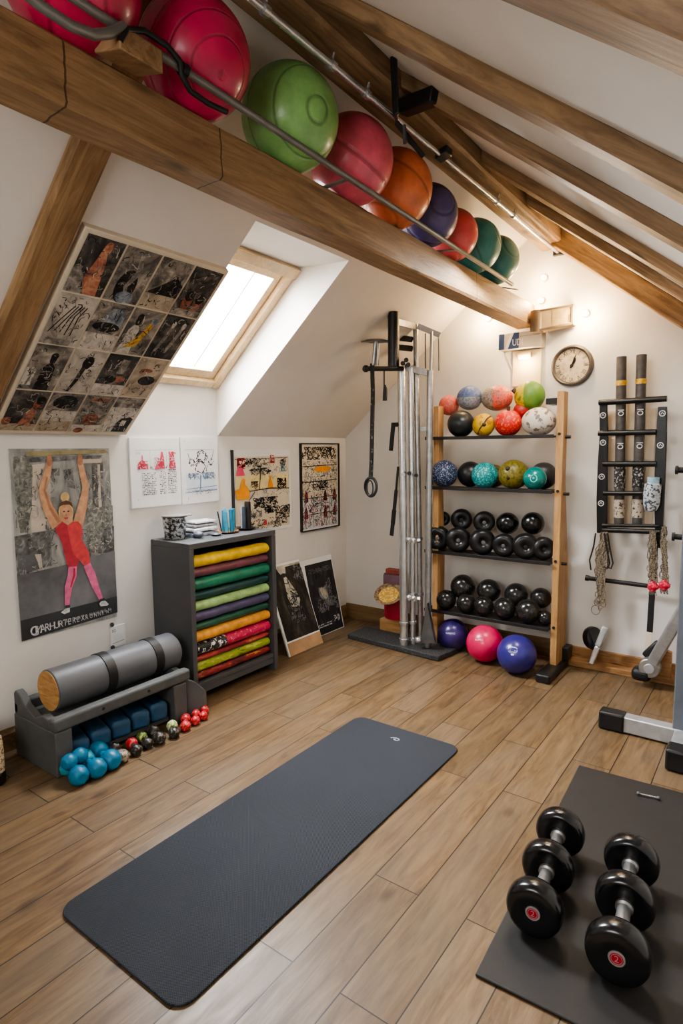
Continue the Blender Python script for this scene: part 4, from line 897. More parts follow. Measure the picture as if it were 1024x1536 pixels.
# triple-head dumbbells
badge = mat('red badge', (172, 16, 46), .35, 0, .1); ringm = mat('silver ring', (188, 186, 184), .3, .6, .05)
def bigdumbbell(cs, R, label):
    cs = [V(c_) for c_ in cs]; ax = (cs[2] - cs[0]).normalized(); T_ = .036
    t = thing('dumbbell', (cs[1].x, cs[1].y, MT), label, 'dumbbell', 'large dumbbells on the black mat')
    for i, c_ in enumerate(cs):
        c_ = V((c_.x, c_.y, MT + R))
        mb = MB().lathe([(0, -T_ * .82), (R * .42, -T_ * .86), (R * .78, -T_), (R * .93, -T_ * .82), (R * .985, -T_ * .45), (R, 0), (R * .985, T_ * .45), (R * .93, T_ * .82), (R * .78, T_), (R * .42, T_ * .86), (0, T_ * .82)], c_, ax, 64)
        h = mb.build('head', blackgloss, t, angle=60)
        cs[i] = c_
        if i == 0:
            f = c_ - ax * T_ * .86
            MB().lathe([(R * .205, 0), (R * .205, .003), (R * .25, .003), (R * .262, 0)], f, -ax, 40).build('ring', ringm, h)
            bd = MB().lathe([(0, .0022), (R * .2, .002), (R * .2, 0)], f, -ax, 40); 
            e1_ = V((-ax.y, ax.x, 0)) * -1; e2_ = V((0, 0, 1))
            vs, fs = glyphs('2', 'CENTER'); bd._add([f - ax * .0028 + e1_ * (x * R * .3) + e2_ * ((y - .33) * R * .3) for x, y in vs], fs, 1)
            bd.lathe([(R * .155, .0024), (R * .155, .003), (R * .17, .003), (R * .17, .0024)], f, -ax, 32, 1)
            bd.build('badge', [badge, ringm], h)
    for i in range(2):
        p0, p1 = cs[i] + ax * T_ * .8, cs[i + 1] - ax * T_ * .8; L = (p1 - p0).length
        MB().lathe([(R * .30, 0), (R * .30, .012), (R * .22, .016), (R * .24, L * .5), (R * .22, L - .016), (R * .30, L - .012), (R * .30, L)], p0, ax, 32).build('handle', steel, t, angle=60)
    return t
bigdumbbell([(-.552, 1.775, 0), (-.577, 1.99, 0), (-.598, 2.205, 0)], .088, 'left big black dumbbell with a red badge on its front head')
bigdumbbell([(-.302, 1.745, 0), (-.326, 1.968, 0), (-.347, 2.185, 0)], .090, 'right big black dumbbell with a red badge, closest to the corner')

# ================================================================== CHROME POLE TOWER IN THE CORNER
TY = 3.95
tw = thing('cable_tower', (-2.22, TY, 0), 'tall chrome pole tower on a black base in the back corner', 'cable tower')
gran = speckle('granulated rubber', (40, 40, 41), (88, 88, 88), 180, .52, .6, .7, .5)
bp = [at('z', .0, 521, 958), at('z', .0, 548, 946), at('z', .0, 690, 978), at('z', .0, 657, 993)]
MB().prism([q + V((0, 0, .001)) for q in bp], (0, 0, .04)).build('base_mat', gran, tw, bevel=.006)
tp = lambda px, py, d=TY: at('y', d, px, py)
def pole(px0, py0, px1, py1, r, d, m, name='pole', extra=()):
    a, b_ = tp(px0, py0, d), tp(px1, py1, d); x = (a.x + b_.x) / 2; mb = MB(); z0_ = .043
    z1_ = a.z if name == 'pole' else b_.z
    mb.cyl((b_.x, d, z0_ if name == 'pole' else b_.z), (a.x, d, a.z), r, seg=24)
    for z, rr_ in extra: mb.lathe([(r, 0), (rr_, .004), (rr_, .022), (r, .026)], (b_.x + (a.x - b_.x) * z / 2.2, d, z), seg=24)
    return mb.build(name, m, tw), x
pole(602, 553, 606, 972, .031, 3.90, chrome, extra=[(.07, .038), (.2, .037)])
pole(616, 552, 619, 968, .022, 3.96, chrome, extra=[(.07, .032), (.2, .032), (.42, .03), (.85, .03)])
pole(623, 484, 631, 962, .020, 4.0, steel, extra=[(.42, .03), (.85, .03)])
pole(645, 556, 641, 965, .024, 3.95, steel, extra=[(.06, .031)])
pole(647, 497, 646, 560, .011, 4.0, steel, name='upper_pole')
MB().prism([tp(640, 905, 3.9), tp(652, 965, 3.9), tp(630, 965, 3.9)], (0, .03, 0)).build('foot_gusset', greymet, tw)
MB().ball(tp(627, 960, 3.87), .026, seg=20, rings=14).build('ball_foot', chrome, tw)
a, b_ = tp(590, 468, 3.62), tp(590, 549, 3.62)
MB().cyl((a.x, 3.62, b_.z - .01), (a.x, 3.62, a.z), .039, seg=28).build('post_sleeve', blackpl, tw, bevel=.004)
mb = MB(); mb.bar(tp(597, 483, 3.63), tp(622, 490, 3.98), .012, .045); mb.bar(tp(626, 489, 3.98), tp(660, 503, 4.05), .012, .04); mb.build('top_bar', steel, tw, bevel=.002)
mb = MB(); mb.bar(tp(606, 551, 3.92), tp(645, 560, 4.03), .012, .05); mb.build('cross_bar', steel, tw, bevel=.002)
mb = MB(); mb.bar(tp(630, 643, 4.02), tp(647, 643, 4.04), .012, .035); mb.build('cross_bar', steel, tw, bevel=.002)
mb = MB()
for px in (649, 658): mb.bar(tp(px, 500, 4.05), tp(px, 556, 4.05), .008, .008, (1, 0, 0))
mb.bar(tp(638, 500, 4.03), tp(638, 560, 4.03), .006, .01, (1, 0, 0)); mb.build('guide_rod', greymet, tw)
mb = MB()
for py in (507, 521): mb.cyl(tp(598, py, 3.97), tp(617, py + 2, 3.97), .022)
mb.build('pulley', blackgloss, tw)
mb = MB(); mb.cyl(tp(545, 553, 3.60), tp(604, 553, 3.88), .018); mb.build('arm', blackpl, tw); 
MB().cyl(tp(546, 553, 3.585), tp(551, 553, 3.60), .025).build('end_cap', black, tw)
mb = MB()
for q in ((604, 545), (609, 540), (612, 547)): mb.cyl(tp(*q, 3.60), tp(*q, 3.95), .016)
mb.build('pulley_block', black, tw)
t = tp(563, 512, 3.60); MB().lathe([(0, .018), (.06, .014), (.098, 0), (.1, -.006), (.06, .002), (0, .006)], t, (0.05, -.08, 1), 40).build('dish_disc', greymet, tw)
mb = MB(); mb.cyl(tp(560, 548, 3.61), t, .014); mb.cyl(tp(566, 548, 3.62), tp(567, 515, 3.61), .01); mb.build('disc_stem', steel, tw)
for py in (812, 898): 
    q = tp(618, py, 3.93); mb = MB()
    for k_ in range(9): mb.cyl(V((q.x - .05 + .014 * k_, 3.9 + .008 * (k_ % 3), q.z + .006 * ((k_ * 7) % 3 - 1))), V((q.x - .04 + .014 * k_, 3.9, q.z + .02)), .012, seg=8)
    mb.build('clamp_cluster', chrome, tw)
for q, m_ in (((613, 710), black), ((624, 713), black), ((605, 712), steel)): MB().cyl(tp(*q, 3.86), tp(*q, 3.93), .014).build('knob', m_, tw)
mb = MB(); q = tp(590, 637, 3.88); mb.cyl(q, q + V((.07, .01, 0)), .016); mb.bar(q + V((.0, 0, .015)), tp(586, 676, 3.88), .028, .02, (0, 1, 0)); mb.build('grip_lever', black, tw, bevel=.003)
# hanging strap with a loop handle
strapm = speckle('webbing strap', (32, 32, 33), (128, 128, 126), 40, .6, .66, .7, .2)
t = thing('hanging_strap', tp(557, 560, 3.60), 'black and white webbing strap with loop handle hanging from the tower', 'strap')
pth = [tp(558, 545, 3.60), tp(559, 590, 3.60), tp(558, 640, 3.60), tp(557, 690, 3.60), tp(556, 716, 3.60)]
mb = MB(); 
for a, b_ in zip(pth, pth[1:]): mb.bar(a, b_ + (b_ - a) * .02, .032, .006, (0, 1, 0))
mb.bar(pth[2] + V((.01, -.006, 0)), pth[4] + V((-.006, -.006, 0)), .018, .005, (0, 1, 0)); mb.build('webbing', strapm, t)
c0 = tp(556, 732, 3.60); mb = MB(); mb.tube([c0 + V((.048 * math.cos(a), .006 * math.sin(2 * a), .07 * math.sin(a) * (1.05 if math.sin(a) > 0 else .85))) for a in [2 * PI * i / 28 for i in range(28)]], .0105, 10, closed=True); mb.build('loop_handle', black, t)
mb = MB(); mb.tube([c0 + V((.026 * math.cos(a), -.012, .055 * math.sin(a))) for a in [2 * PI * i / 20 for i in range(20)]], .005, 8, closed=True); mb.build('inner_loop', strapm, t)
t = thing('hanging_strap', tp(576, 565, 3.66), 'short black cord with paddle grip hanging beside the post sleeve', 'cord')
MB().tube([tp(576, 556, 3.66), tp(576, 580, 3.66)], .005, 8).build('cord', black, t)
mb = MB(); q0, q1 = tp(576, 577, 3.66), tp(576, 601, 3.66); mb.prism([q0 + V((-.006, 0, 0)), q0 + V((.008, 0, 0)), q0 + V((.02, 0, -.03)), q1 + V((.016, 0, 0)), q1 + V((-.014, 0, 0)), q0 + V((-.01, 0, -.04))], (0, .014, 0)); mb.build('grip', black, t, bevel=.002)
pth = [tp(597, 700, 3.87), tp(594, 735, 3.87), tp(591, 765, 3.87), tp(589, 785, 3.87), tp(587, 803, 3.87)]
mb = MB()
for i, (a, b_) in enumerate(zip(pth, pth[1:])): mb.bar(a, b_ + (b_ - a) * .03, (.016, .026, .034, .03)[i], .008, (0, 1, 0))
tag(mb.build('hanging_belt', black, loc=pth[0]), 'black belt with ragged end hanging left of the chrome poles', 'belt')
# behind the tower: box, red flask, straw dish
q0 = at('y', 4.25, 575, 948); bx = MB().box((q0.x + .0, 4.19, .002), (q0.x + .20, 4.33, .115)); tag(bx.build('wooden_box', pine, loc=(q0.x + .1, 4.26, 0), bevel=.004), 'small wooden box behind the chrome poles under the red bag', 'box')
rb0 = V((q0.x + .105, 4.26, .117)); t = thing('red_bag', rb0, 'tall red bag with purple band behind the chrome poles', 'bag')
redb = mat('red fabric', (176, 40, 62), .6, 0, .22, 12, .2, 60)
MB().lathe([(0, 0), (.09, 0), (.098, .02), (.098, .30), (.09, .32), (0, .32)], rb0, seg=24).warp(lambda p: V((p.x, rb0.y + (p.y - rb0.y) * .6, p.z))).build('body', redb, t, angle=60)
MB().lathe([(.098, .27), (.106, .28), (.106, .36), (.098, .38), (.0, .38)], rb0, seg=24).warp(lambda p: V((p.x, rb0.y + (p.y - rb0.y) * .62, p.z))).build('band', mat('muted purple band', (112, 84, 96), .6, 0, .1), t)
MB().box((rb0.x - .075, rb0.y - .03, rb0.z + .38), (rb0.x + .075, rb0.y + .03, rb0.z + .425)).build('flap', mat('brown red flap', (140, 70, 62), .6, 0, .3, 24), t, bevel=.008)
hd = at('y', 4.12, 583, 893); t = thing('straw_dish', hd, 'oval straw dish with yellow inside tilted against the red bag', 'dish')
mb = MB().lathe([(0, -.018), (.07, -.014), (.115, .012), (.12, .02), (.112, .02), (.066, -.004), (0, -.008)], hd, (.12, -.55, .83), 36); mb.build('rim', speckle('straw weave', (150, 124, 92), (92, 70, 50), 60, .5, .56), t)
MB().lathe([(0, -.002), (.085, .006), (.06, .004), (0, .002)], hd + V((.12, -.55, .83)).normalized() * .002, (.12, -.55, .83), 30).build('lining', speckle('golden lining', (196, 150, 66), (226, 196, 120), 50, .5, .56), t)

# ================================================================== WOODEN BALL RACK
rk = thing('ball_rack', (-1.65, 4.15, 0), 'wooden rack with four dark shelves of exercise balls', 'rack')
RF, RB = 4.07, 4.30
for x0, x1, zt, zb in ((-1.212, -1.165, 1.915, .05), (-2.118, -2.072, 1.86, .002)):
    d0, d1 = (.09, .22) if x0 > -1.5 else (.08, .12)
    MB().prism([(x0, RF, zb), (x0, RF + d1, zb), (x0, RF + d1, .7), (x0, RF + d0, 1.3), (x0, RF + d0, zt), (x0, RF, zt)], (x1 - x0, 0, 0)).build('post', pinez, rk, bevel=.005)
MB().box((-1.30, RF + .05, 1.835), (-1.213, RB - .02, 1.875)).build('top_stretcher', blackpl, rk)
mb = MB()
for z in (1.615, 1.235, .76, .30): mb.cyl((-1.19, RF - .006, z + .02), (-1.19, RF + .002, z + .02), .010)
mb.build('bolt', black, rk)
for z in (1.615, 1.235, .76): MB().cyl((-1.166, RF + .05, z), (-1.13, RF + .05, z), .011).build('peg', black, rk)
shm = mat('dark shelf', (44, 42, 42), .4, .3, .12, 6)
SZ = [(1.635, 1.615), (1.268, 1.243), (.775, .762), (.318, .303)]
for zl, zr in SZ:
    z = (zl + zr) / 2
    mb = MB(); mb.box((-2.17, RF - .03, z - .012), (-1.216, RB - .05, z)); mb.box((-2.17, RF - .034, z - .016), (-1.216, RF - .03, z + .008)); mb.build('shelf', shm, rk, bevel=.002)
ft = MB().box((-1.235, 3.84, .002), (-1.14, 4.275, .058)); ft.build('foot', blackpl, rk, bevel=.012, seg=3)
MB().box((-1.222, 4.2, .058), (-1.125, 4.31, .15)).build('post_socket', blackpl, rk, bevel=.005)
SH = [sum(s_) / 2 for s_ in SZ]
def ballat(px, py, r, d, zmin=None):
    p = at('y', d, px, py); R = r / FPX * (p - EYE).dot(CF)
    if zmin is not None: p.z = zmin + R + .001
    return p, R
def rball(name, px, py, r, d, m, label, cat, group, sc=(1, 1, 1), zmin=None, bumpy=.0, parts=None):
    p, R = ballat(px, py, r, d, None)
    if zmin is not None: p.z = zmin + R * sc[2] + .001
    mb = MB().ball((0, 0, 0), R, sc, 44, 28)
    if bumpy: mb.warp(lambda q: q * (1 + bumpy * mnoise.noise(q * 30)))
    o = mb.build(name, m, loc=(0, 0, 0), angle=180); o.location = p; tag(o, label, cat, group); return o, p, R
G1 = 'balls on the top rack shelf'; s1_ = SH[0]
F_, B_ = 4.11, 4.235
sp = speckle
rball('medicine_ball', 691, 627, 20, F_, mat('black ball', (30, 34, 38), .35, 0, .15, 12), 'smooth black ball, front left on the top shelf', 'ball', G1, zmin=s1_)
o, p, R = rball('medicine_ball', 725, 631, 17.5, F_, sp('yellow ball', (206, 168, 32), (166, 120, 22), 24, .52, .6, .45), 'yellow ball with dark seam, front row of the top shelf', 'ball', G1, (.92, 1, 1), zmin=s1_)
mb = MB(); 
def onball(p, R, u, v, k_=1.0):                    # point on a ball facing the camera
    n = (EYE - p).normalized()
    e1_ = V((0, 0, 1)).cross(n).normalized(); e2_ = n.cross(e1_)
    return p + (n * math.sqrt(max(.02, 1 - u * u - v * v)) + e1_ * u + e2_ * v).normalized() * R * k_
mb.tube([onball(p, R, u, v, .985) for u, v in ((-.45, -.75), (-.3, -.3), (.0, .1), (.3, .55), (.6, .75))], .006, 8); mb.ball(onball(p, R, .05, .05, .97), .014, seg=12, rings=8); mb.build('seam', mat('brown seam', (70, 52, 26), .6), o)
o, p, R = rball('medicine_ball', 762, 628, 20, F_, sp('red ball', (206, 40, 34), (230, 128, 88), 70, .54, .62, .45), 'red speckled ball with a dark stem, top shelf front row', 'ball', G1, zmin=s1_)
mb = MB().cyl(onball(p, R, 0, .94, .94), onball(p, R, 0, .94, .94) + V((0, 0, .03)), .012, .014, 12); mb.build('stem', mat('stem brown', (70, 50, 40), .7, 0, .3, 40), o)
o, p, R = rball('medicine_ball', 808, 627, 23, F_ + .01, sp('white veined ball', (204, 194, 182), (120, 104, 92), 26, .56, .6, .55), 'white veined ball, front right on the top shelf', 'ball', G1, (1.1, 1, .92), zmin=s1_)
rball('medicine_ball', 673, 608, 15, B_, sp('salmon ball', (212, 96, 84), (196, 140, 120), 60, .52, .6), 'salmon pink ball furthest left on the top shelf', 'ball', G1)
rball('medicine_ball', 704, 597, 19, B_ + .005, sp('blue grey ball', (150, 152, 158), (110, 116, 130), 70, .5, .58, sep=(2, (64, 92, 150), .0)), 'ball with blue top and grey bottom on the top shelf', 'ball', G1, (1.0, 1, .95))
rball('medicine_ball', 745, 597, 20, B_ + .01, sp('grey coral ball', (158, 146, 134), (112, 104, 98), 80, .5, .58, sep=(0, (226, 96, 74), .0)), 'ball half grey speckled and half coral, top shelf', 'ball', G1, (1.18, 1, .95))
o, p, R = rball('medicine_ball', 794, 594, 22.5, B_, sp('yellow green ball', (206, 176, 34), (110, 132, 30), 36, .52, .6, sep=(0, (96, 140, 60), -.01)), 'ball half yellow, half speckled green, topmost on the rack', 'ball', G1)
mb = MB().cyl(onball(p, R, -.93, .3, .95), onball(p, R, -1.15, .5, 1.14), .016, .018, 12); mb.build('valve_knob', mat('stem brown', (70, 50, 40)), o)
rball('medicine_ball', 783, 616, 13, B_ - .02, sp('dark red ball', (166, 36, 36), (196, 70, 60), 60, .54, .6), 'dark red ball half hidden between red and white balls', 'ball', G1)
G2 = 'balls on the second rack shelf'; s2_ = SH[1]
rball('medicine_ball', 666, 705, 20, F_ - .01, sp('navy speckled ball', (28, 40, 76), (150, 166, 190), 110, .53, .58), 'navy ball with white specks on the second shelf', 'ball', G2, zmin=s2_)
rball('medicine_ball', 651, 694, 11, B_, sp('steel blue ball', (66, 92, 116), (100, 126, 144), 60, .5, .6), 'small steel blue ball behind the navy speckled one', 'ball', G2, zmin=s2_)
rball('medicine_ball', 705, 706, 19, B_ - .02, mat('charcoal ball', (38, 38, 40), .35, 0, .15, 12), 'charcoal ball between navy and teal balls, second shelf', 'ball', G2, zmin=s2_)
rball('medicine_ball', 727, 709, 19.5, F_ - .01, sp('teal speckled ball', (16, 124, 128), (96, 200, 196), 90, .52, .58), 'teal ball with pale specks on the second shelf', 'ball', G2, zmin=s2_)
rball('medicine_ball', 741, 701, 17, B_, sp('olive ball', (128, 118, 52), (90, 84, 40), 40, .5, .6), 'olive ball behind the teal speckled ball', 'ball', G2, zmin=s2_)
o, p, R = rball('medicine_ball', 770, 705, 22, F_ + .01, sp('olive green ball', (122, 110, 36), (84, 78, 30), 60, .5, .58), 'largest olive ball with two dark spots, second shelf', 'ball', G2, zmin=s2_)
mb = MB()
for u, v, s_ in ((-.4, .4, .018), (-.35, -.25, .014)): mb.ball(onball(p, R, u, v, .94), s_, seg=14, rings=10)
mb.build('dark_spot', mat('dark brown spot', (40, 34, 18), .5), o)
o, p, R = rball('medicine_ball', 802, 716, 17.5, F_ - .02, mat('glossy teal ball', (12, 118, 112), .2, 0, .12, 12, coat=.5), 'glossy teal ball at the right end of the second shelf', 'ball', G2, zmin=s2_)
mb = MB(); mb.tube([onball(p, R, .26 * math.cos(a) - .1, .3 * math.sin(a), 1.0) for a in [2 * PI * i / 20 for i in range(20)]], .002, 6, closed=True); mb.build('emblem', mat('pale teal print', (150, 220, 214), .4), o)
rball('medicine_ball', 815, 708, 20, B_ - .01, mat('dark grey ball', (52, 50, 52), .4, 0, .15, 12), 'dark grey ball behind the glossy teal one', 'ball', G2, zmin=s2_)
G3 = 'black round-headed weights on the third shelf'; s3_ = SH[2]
def headweight(px, py, r, d, label, grp, zmin=None, dimple=True, L=.10, tilt=0, m=None):
    p, R = ballat(px, py, r, d)
    if zmin is not None: p.z = zmin + R + .001
    t = thing('round_dumbbell', (p.x, p.y, p.z - R), label, 'dumbbell', grp)
    n = V((EYE.x - p.x, EYE.y - p.y, 0)).normalized(); n = (n + V((tilt, 0, 0))).normalized()
    m = m or blackgloss
    if dimple: mb = MB().lathe([(0, -R * .7), (R * .5, -R * .7), (R * .9, -R * .42), (R, -R * .05), (R * .98, R * .2), (R * .88, R * .44), (R * .74, R * .55), (R * .46, R * .56), (R * .30, R * .46), (R * .24, R * .40), (0, R * .40)], p, n, 36)
    else: mb = MB().lathe([(R * math.sin(PI * i / 20), -R * math.cos(PI * i / 20) * .95) for i in range(21)], p, n, 36)
    h = mb.build('head', m, t, angle=60)
    if dimple: MB().lathe([(R * .17, R * .39), (R * .15, R * .47), (0, R * .49)], p, n, 20).build('hub', greymet if int(px) % 3 == 0 else black, h)
    MB().cyl(p - n * R * .7, p - n * (R * .7 + .05), R * .35).build('handle', black, t)
    return t
vin = mat('scuffed black vinyl', (26, 26, 27), .32, 0, .4, 14, .25, 30)
for i, (px, py, r, d) in enumerate([(657, 797, 18.5, F_), (687, 803, 19, F_), (723, 808, 19.5, F_), (756, 811, 17.5, F_), (788, 814, 19.5, F_), (815, 816, 17.5, F_ + .03)]):
    headweight(px, py, r, d, 'round black dumbbell, %s in the front row of the third shelf' % ['first from left', 'second from left', 'third from left', 'fourth from left', 'fifth from left', 'last on the right'][i], G3, s3_, True, m=vin, tilt=(i % 3 - 1) * .2)
for i, (px, py, r, d) in enumerate([(664, 778, 11, B_ - .02), (692, 779, 16, B_ - .03), (726, 783, 16.5, B_ - .03), (761, 785, 16.5, B_ - .03), (799, 785, 17, B_ - .03)]):
    headweight(px, py, r, d, 'round black dumbbell, %s in the upper row of the third shelf' % ['small one at far left', 'second from left', 'middle one', 'second from right', 'right-hand glossy one'][i], G3, None, i < 3, m=vin if i < 3 else blackgloss)
G4 = 'glossy black weights on the lowest shelf'; s4_ = SH[3]
gl4 = mat('glossy dark vinyl', (38, 37, 36), .2, 0, .2, 10, .05, 40, .4)
for i, (px, py, r, d) in enumerate([(669, 899, 15, F_), (699, 906, 14.5, F_), (725, 911, 15, F_), (757, 914, 16.5, F_), (792, 918, 18.5, F_), (817, 925, 11, F_ + .02)]):
    headweight(px, py, r, d, 'glossy black weight, %s in front row of lowest shelf' % ['first from left', 'second from left', 'third from left', 'fourth from left', 'fifth and largest', 'small one at right end'][i], G4, s4_, False, m=gl4)
for i, (px, py, r, d) in enumerate([(694, 880, 18.5, B_ - .04), (733, 886, 17.5, B_ - .04), (774, 892, 17.5, B_ - .04), (811, 897, 15.5, B_ - .03)]):
    headweight(px, py, r, d, 'glossy black weight, %s in upper row of lowest shelf' % ['first from left', 'second from left', 'third from left', 'last on the right'][i], G4, None, False, m=gl4)
G5 = 'inflated balls on the floor under the rack'
def printed(o, p, R, s, u, v, k_, m):
    vs, fs = glyphs(s, 'CENTER'); mb = MB(); mb._add([onball(p, R, u + x * k_, v + y * k_, 1.004) for x, y in vs], fs); mb.build('print', m, o)
purp = mat('purple ball', (58, 44, 104), .3, 0, .1, 8, coat=.2); pinkb = mat('hot pink ball', (204, 36, 88), .32, 0, .1, 8, coat=.2); indi = mat('indigo ball', (52, 46, 118), .3, 0, .1, 8, coat=.2)
o, p, R = rball('floor_ball', 679, 946, 23.5, 4.12, purp, 'purple ball on the floor, left under the rack', 'ball', G5, zmin=0); printed(o, p, R, 'VIARMO', -.15, .0, .16, markw)
o, p, R = rball('floor_ball', 727, 956, 27.5, 4.02, pinkb, 'hot pink ball on the floor, middle under the rack', 'ball', G5, zmin=0); printed(o, p, R, 'A-IMO', -.3, .12, .15, markw)
o, p, R = rball('floor_ball', 775, 967, 29, 3.93, indi, 'indigo ball with white emblem on the floor under the rack', 'ball', G5, zmin=0)
mb = MB(); sp_ = lambda pts: mb._add([onball(p, R, u, v, 1.003) for u, v in pts], [tuple(range(len(pts)))])
for i in range(8):
    u0, u1 = -.42 + .055 * i, -.42 + .055 * (i + 1); f0, f1 = .30 + .05 * math.sin(PI * i / 8), .30 + .05 * math.sin(PI * (i + 1) / 8); sp_([(u0, f0 - .035), (u1, f1 - .035), (u1, f1), (u0, f0)])
sp_([(-.42, .10), (-.395, .08), (-.395, .30), (-.42, .30)]); sp_([(-.005, .08), (.02, .10), (.02, .30), (-.005, .30)]); sp_([(-.34, .13), (-.06, .13), (-.06, .17), (-.34, .17)]); sp_([(-.28, -.08), (-.14, -.08), (-.14, .0), (-.28, .0)])
mb.build('emblem', markw, o); printed(o, p, R, 'MITOM', -.2, .03, .11, markw)

# ================================================================== BACK WALL: CLOCK, VENT, SHELF BOX, LADDER
bw = lambda px, py, d=.0: at('y', BW - d, px, py)
cc = bw(857.5, 548.5, .02); CRr = .142
t = thing('wall_clock', (cc.x, BW, cc.z - CRr), 'round wall clock with grey rim and aged cream face', 'clock')
rimm = mat('pewter rim', (92, 86, 82), .45, .4, .15, 20)
MB().lathe([(CRr - .001, -.019), (CRr, 0), (CRr - .006, .014), (CRr - .016, .018), (CRr - .026, .008), (CRr - .028, .002)], cc, (0, -1, 0), 64).build('rim', rimm, t)
face = speckle('aged clock face', (206, 190, 164), (170, 148, 120), 26, .5, .7, .6, .1)
mb = MB(); RC = CRr - .024; mb.poly([(cc.x + RC * math.cos(a), cc.y - .002, cc.z + RC * math.sin(a)) for a in [2 * PI * i / 64 for i in range(64)]])
mb.cur = 0; MBk = mb
nums = ['XII', 'I', 'II', 'III', 'IIII', 'V', 'VI', 'VII', 'VIII', 'IX', 'X', 'XI']
for i, s_ in enumerate(nums):
    a = PI / 2 - i * PI / 6; vs, fs = glyphs(s_, 'CENTER'); ca, sa = math.cos(a), math.sin(a); k_ = .046
    pts = []
    for x, y in vs:
        rr_ = RC * .68 + y * k_; tt = x * k_ * .7; pts.append((cc.x + ca * rr_ + sa * tt, cc.y - .003, cc.z + sa * rr_ - ca * tt))
    mb._add(pts, fs, 1)
for i in range(60):
    a = 2 * PI * i / 60; q0, q1 = RC * .95, RC * .985; d_ = .0012
    mb.quad(*[(cc.x + math.cos(a) * r_ - math.sin(a) * e, cc.y - .003, cc.z + math.sin(a) * r_ + math.cos(a) * e) for r_, e in ((q0, -d_), (q1, -d_), (q1, d_), (q0, d_))], 1)
mb.build('face', [face, ink], t, flat=True)
mb = MB(); 
for ang, L, w_ in ((1.05, .058, .009), (1.22, .085, .006)):
    e = V((math.cos(ang), 0, math.sin(ang))); f_ = V((-e.z, 0, e.x)); q = V((cc.x, cc.y - .006, cc.z)); mb.prism([q - e * .018 - f_ * w_ / 2, q + e * L * .6 - f_ * w_, q + e * L, q + e * L * .6 + f_ * w_, q - e * .018 + f_ * w_ / 2], (0, -.002, 0))
mb.cyl((cc.x, cc.y - .003, cc.z), (cc.x, cc.y - .012, cc.z), .010); mb.build('hands', ink, t)
# air vent box
q = [bw(806, 465, .16), bw(860, 456, .10), bw(860, 487, .10), bw(805, 498, .16)]
t = thing('wall_vent', ((q[0].x + q[1].x) / 2, BW, q[2].z), 'beige slanted vent box on the wall beside the beam end', 'vent')
vm = mat('aged beige plastic', (196, 176, 140), .5, 0, .1, 10); vd = mat('vent brown', (120, 104, 84), .5, 0, .15)
e = V((0, .07, 0)); mb = MB(); mb.prism([q[0], q[1], q[2], q[3]], e); fin(mb.build('housing', vm, t, bevel=.006))
mb = MB(); up_ = (q[0] - q[3]); rt_ = q[1] - q[0]; ft_ = V((0, -.003, 0))
for a, b_ in ((.0, 0), (1, 1)):
    pass
mb.bar(q[0] + ft_ - up_ * .06, q[1] + ft_ - up_ * .06, .012, .014); mb.bar(q[3] + ft_ + up_ * .06, q[2] + ft_ + up_ * .06, .012, .014); mb.bar(q[1] + ft_ - rt_ * .03, q[2] + ft_ - rt_ * .03, .012, .012, (0, 1, 0)); mb.build('trim_frame', vd, t)
mb = MB(); P = lambda u, v: q[3] + rt_ * u + up_ * v + V((0, -.0015, 0)); mb.quad(P(.42, .12), P(.95, .12), P(.95, .88), P(.42, .88)); mb.build('grille', mat('grille tan', (176, 154, 112), .6, 0, .12, 30), t, flat=True)
mb = MB(); c0 = (q[0] + q[3]) / 2 + V((-.012, .03, 0)); mb.cyl(c0 - up_ * .5, c0 + up_ * .5, .045); mb.build('end_barrel', vd, t)
mb = MB(); mb.box((q[0].x + .02, BW - .11, q[2].z + .02), (q[1].x - .02, BW - .001, q[2].z + .07)); mb.build('wall_mount', vd, t)
# blue and grey box under the beam end
q0, q1 = bw(748, 499, .09), bw(812, 519, .09)
t = thing('label_box', ((q0.x + q1.x) / 2, BW, q1.z), 'long pale box with dark blue lettered panel under the beam end', 'box')
MB().box((q0.x, BW - .09, q1.z), (q1.x, BW - .001, q0.z - .012)).build('housing', mat('pale grey box', (196, 186, 170), .5, 0, .06), t, bevel=.004)
mb = MB(); Y = BW - .0905; W_ = q1.x - q0.x; H_ = q0.z - .012 - q1.z
cv = Canvas((q0.x, Y, q1.z + H_), (q1.x, Y, q1.z + H_), (q1.x, Y, q1.z), (q0.x, Y, q1.z), mb, .0006)
cv.rect(.0, .02, .13, .98, 0); cv.shape([(.15, .02), (.22, .02), (.36, .98), (.28, .98)], 2); cv.shape([(.22, .02), (.48, .02), (.48, .98), (.36, .98)], 0); cv.text('UDI', .325, .2, .40, 2, .72); cv.rect(.5, .7, .95, .74, 3)
mb.build('label', [mat('navy label', (42, 66, 104), .4), ink, markw, mat('shadow grey', (150, 144, 136), .5)], t, flat=True)
# pale panel lamp below it
q0, q1 = bw(768, 527, .03), bw(810, 577, .03)
t = thing('wall_lamp', ((q0.x + q1.x) / 2, BW, q1.z), 'small wall lamp lighting a pale panel above the ball rack', 'lamp')
MB().box((q0.x, BW - .02, q1.z), (q1.x, BW - .001, q0.z)).build('back_panel', mat('ivory panel', (226, 208, 172), .6, 0, .03), t, bevel=.003)
a, b_ = bw(777, 534, .05), bw(797, 531, .05)
MB().cyl(a, b_, .022).build('lamp_head', mat('ivory metal', (214, 196, 160), .4, .2, .05), t, bevel=.003)
MB().cyl(a.lerp(b_, .1) + V((0, -.004, -.017)), a.lerp(b_, .9) + V((0, -.004, -.017)), .010).build('bulb', emis('lamp glow', (255, 214, 150), 14), t)
LAMP = a.lerp(b_, .5)
mb = MB(); mb.tube([bw(*p_, .012) for p_ in ((757, 505), (757, 518), (758, 532), (764, 545), (769, 556), (771, 575), (771, 600))], .004, 8)
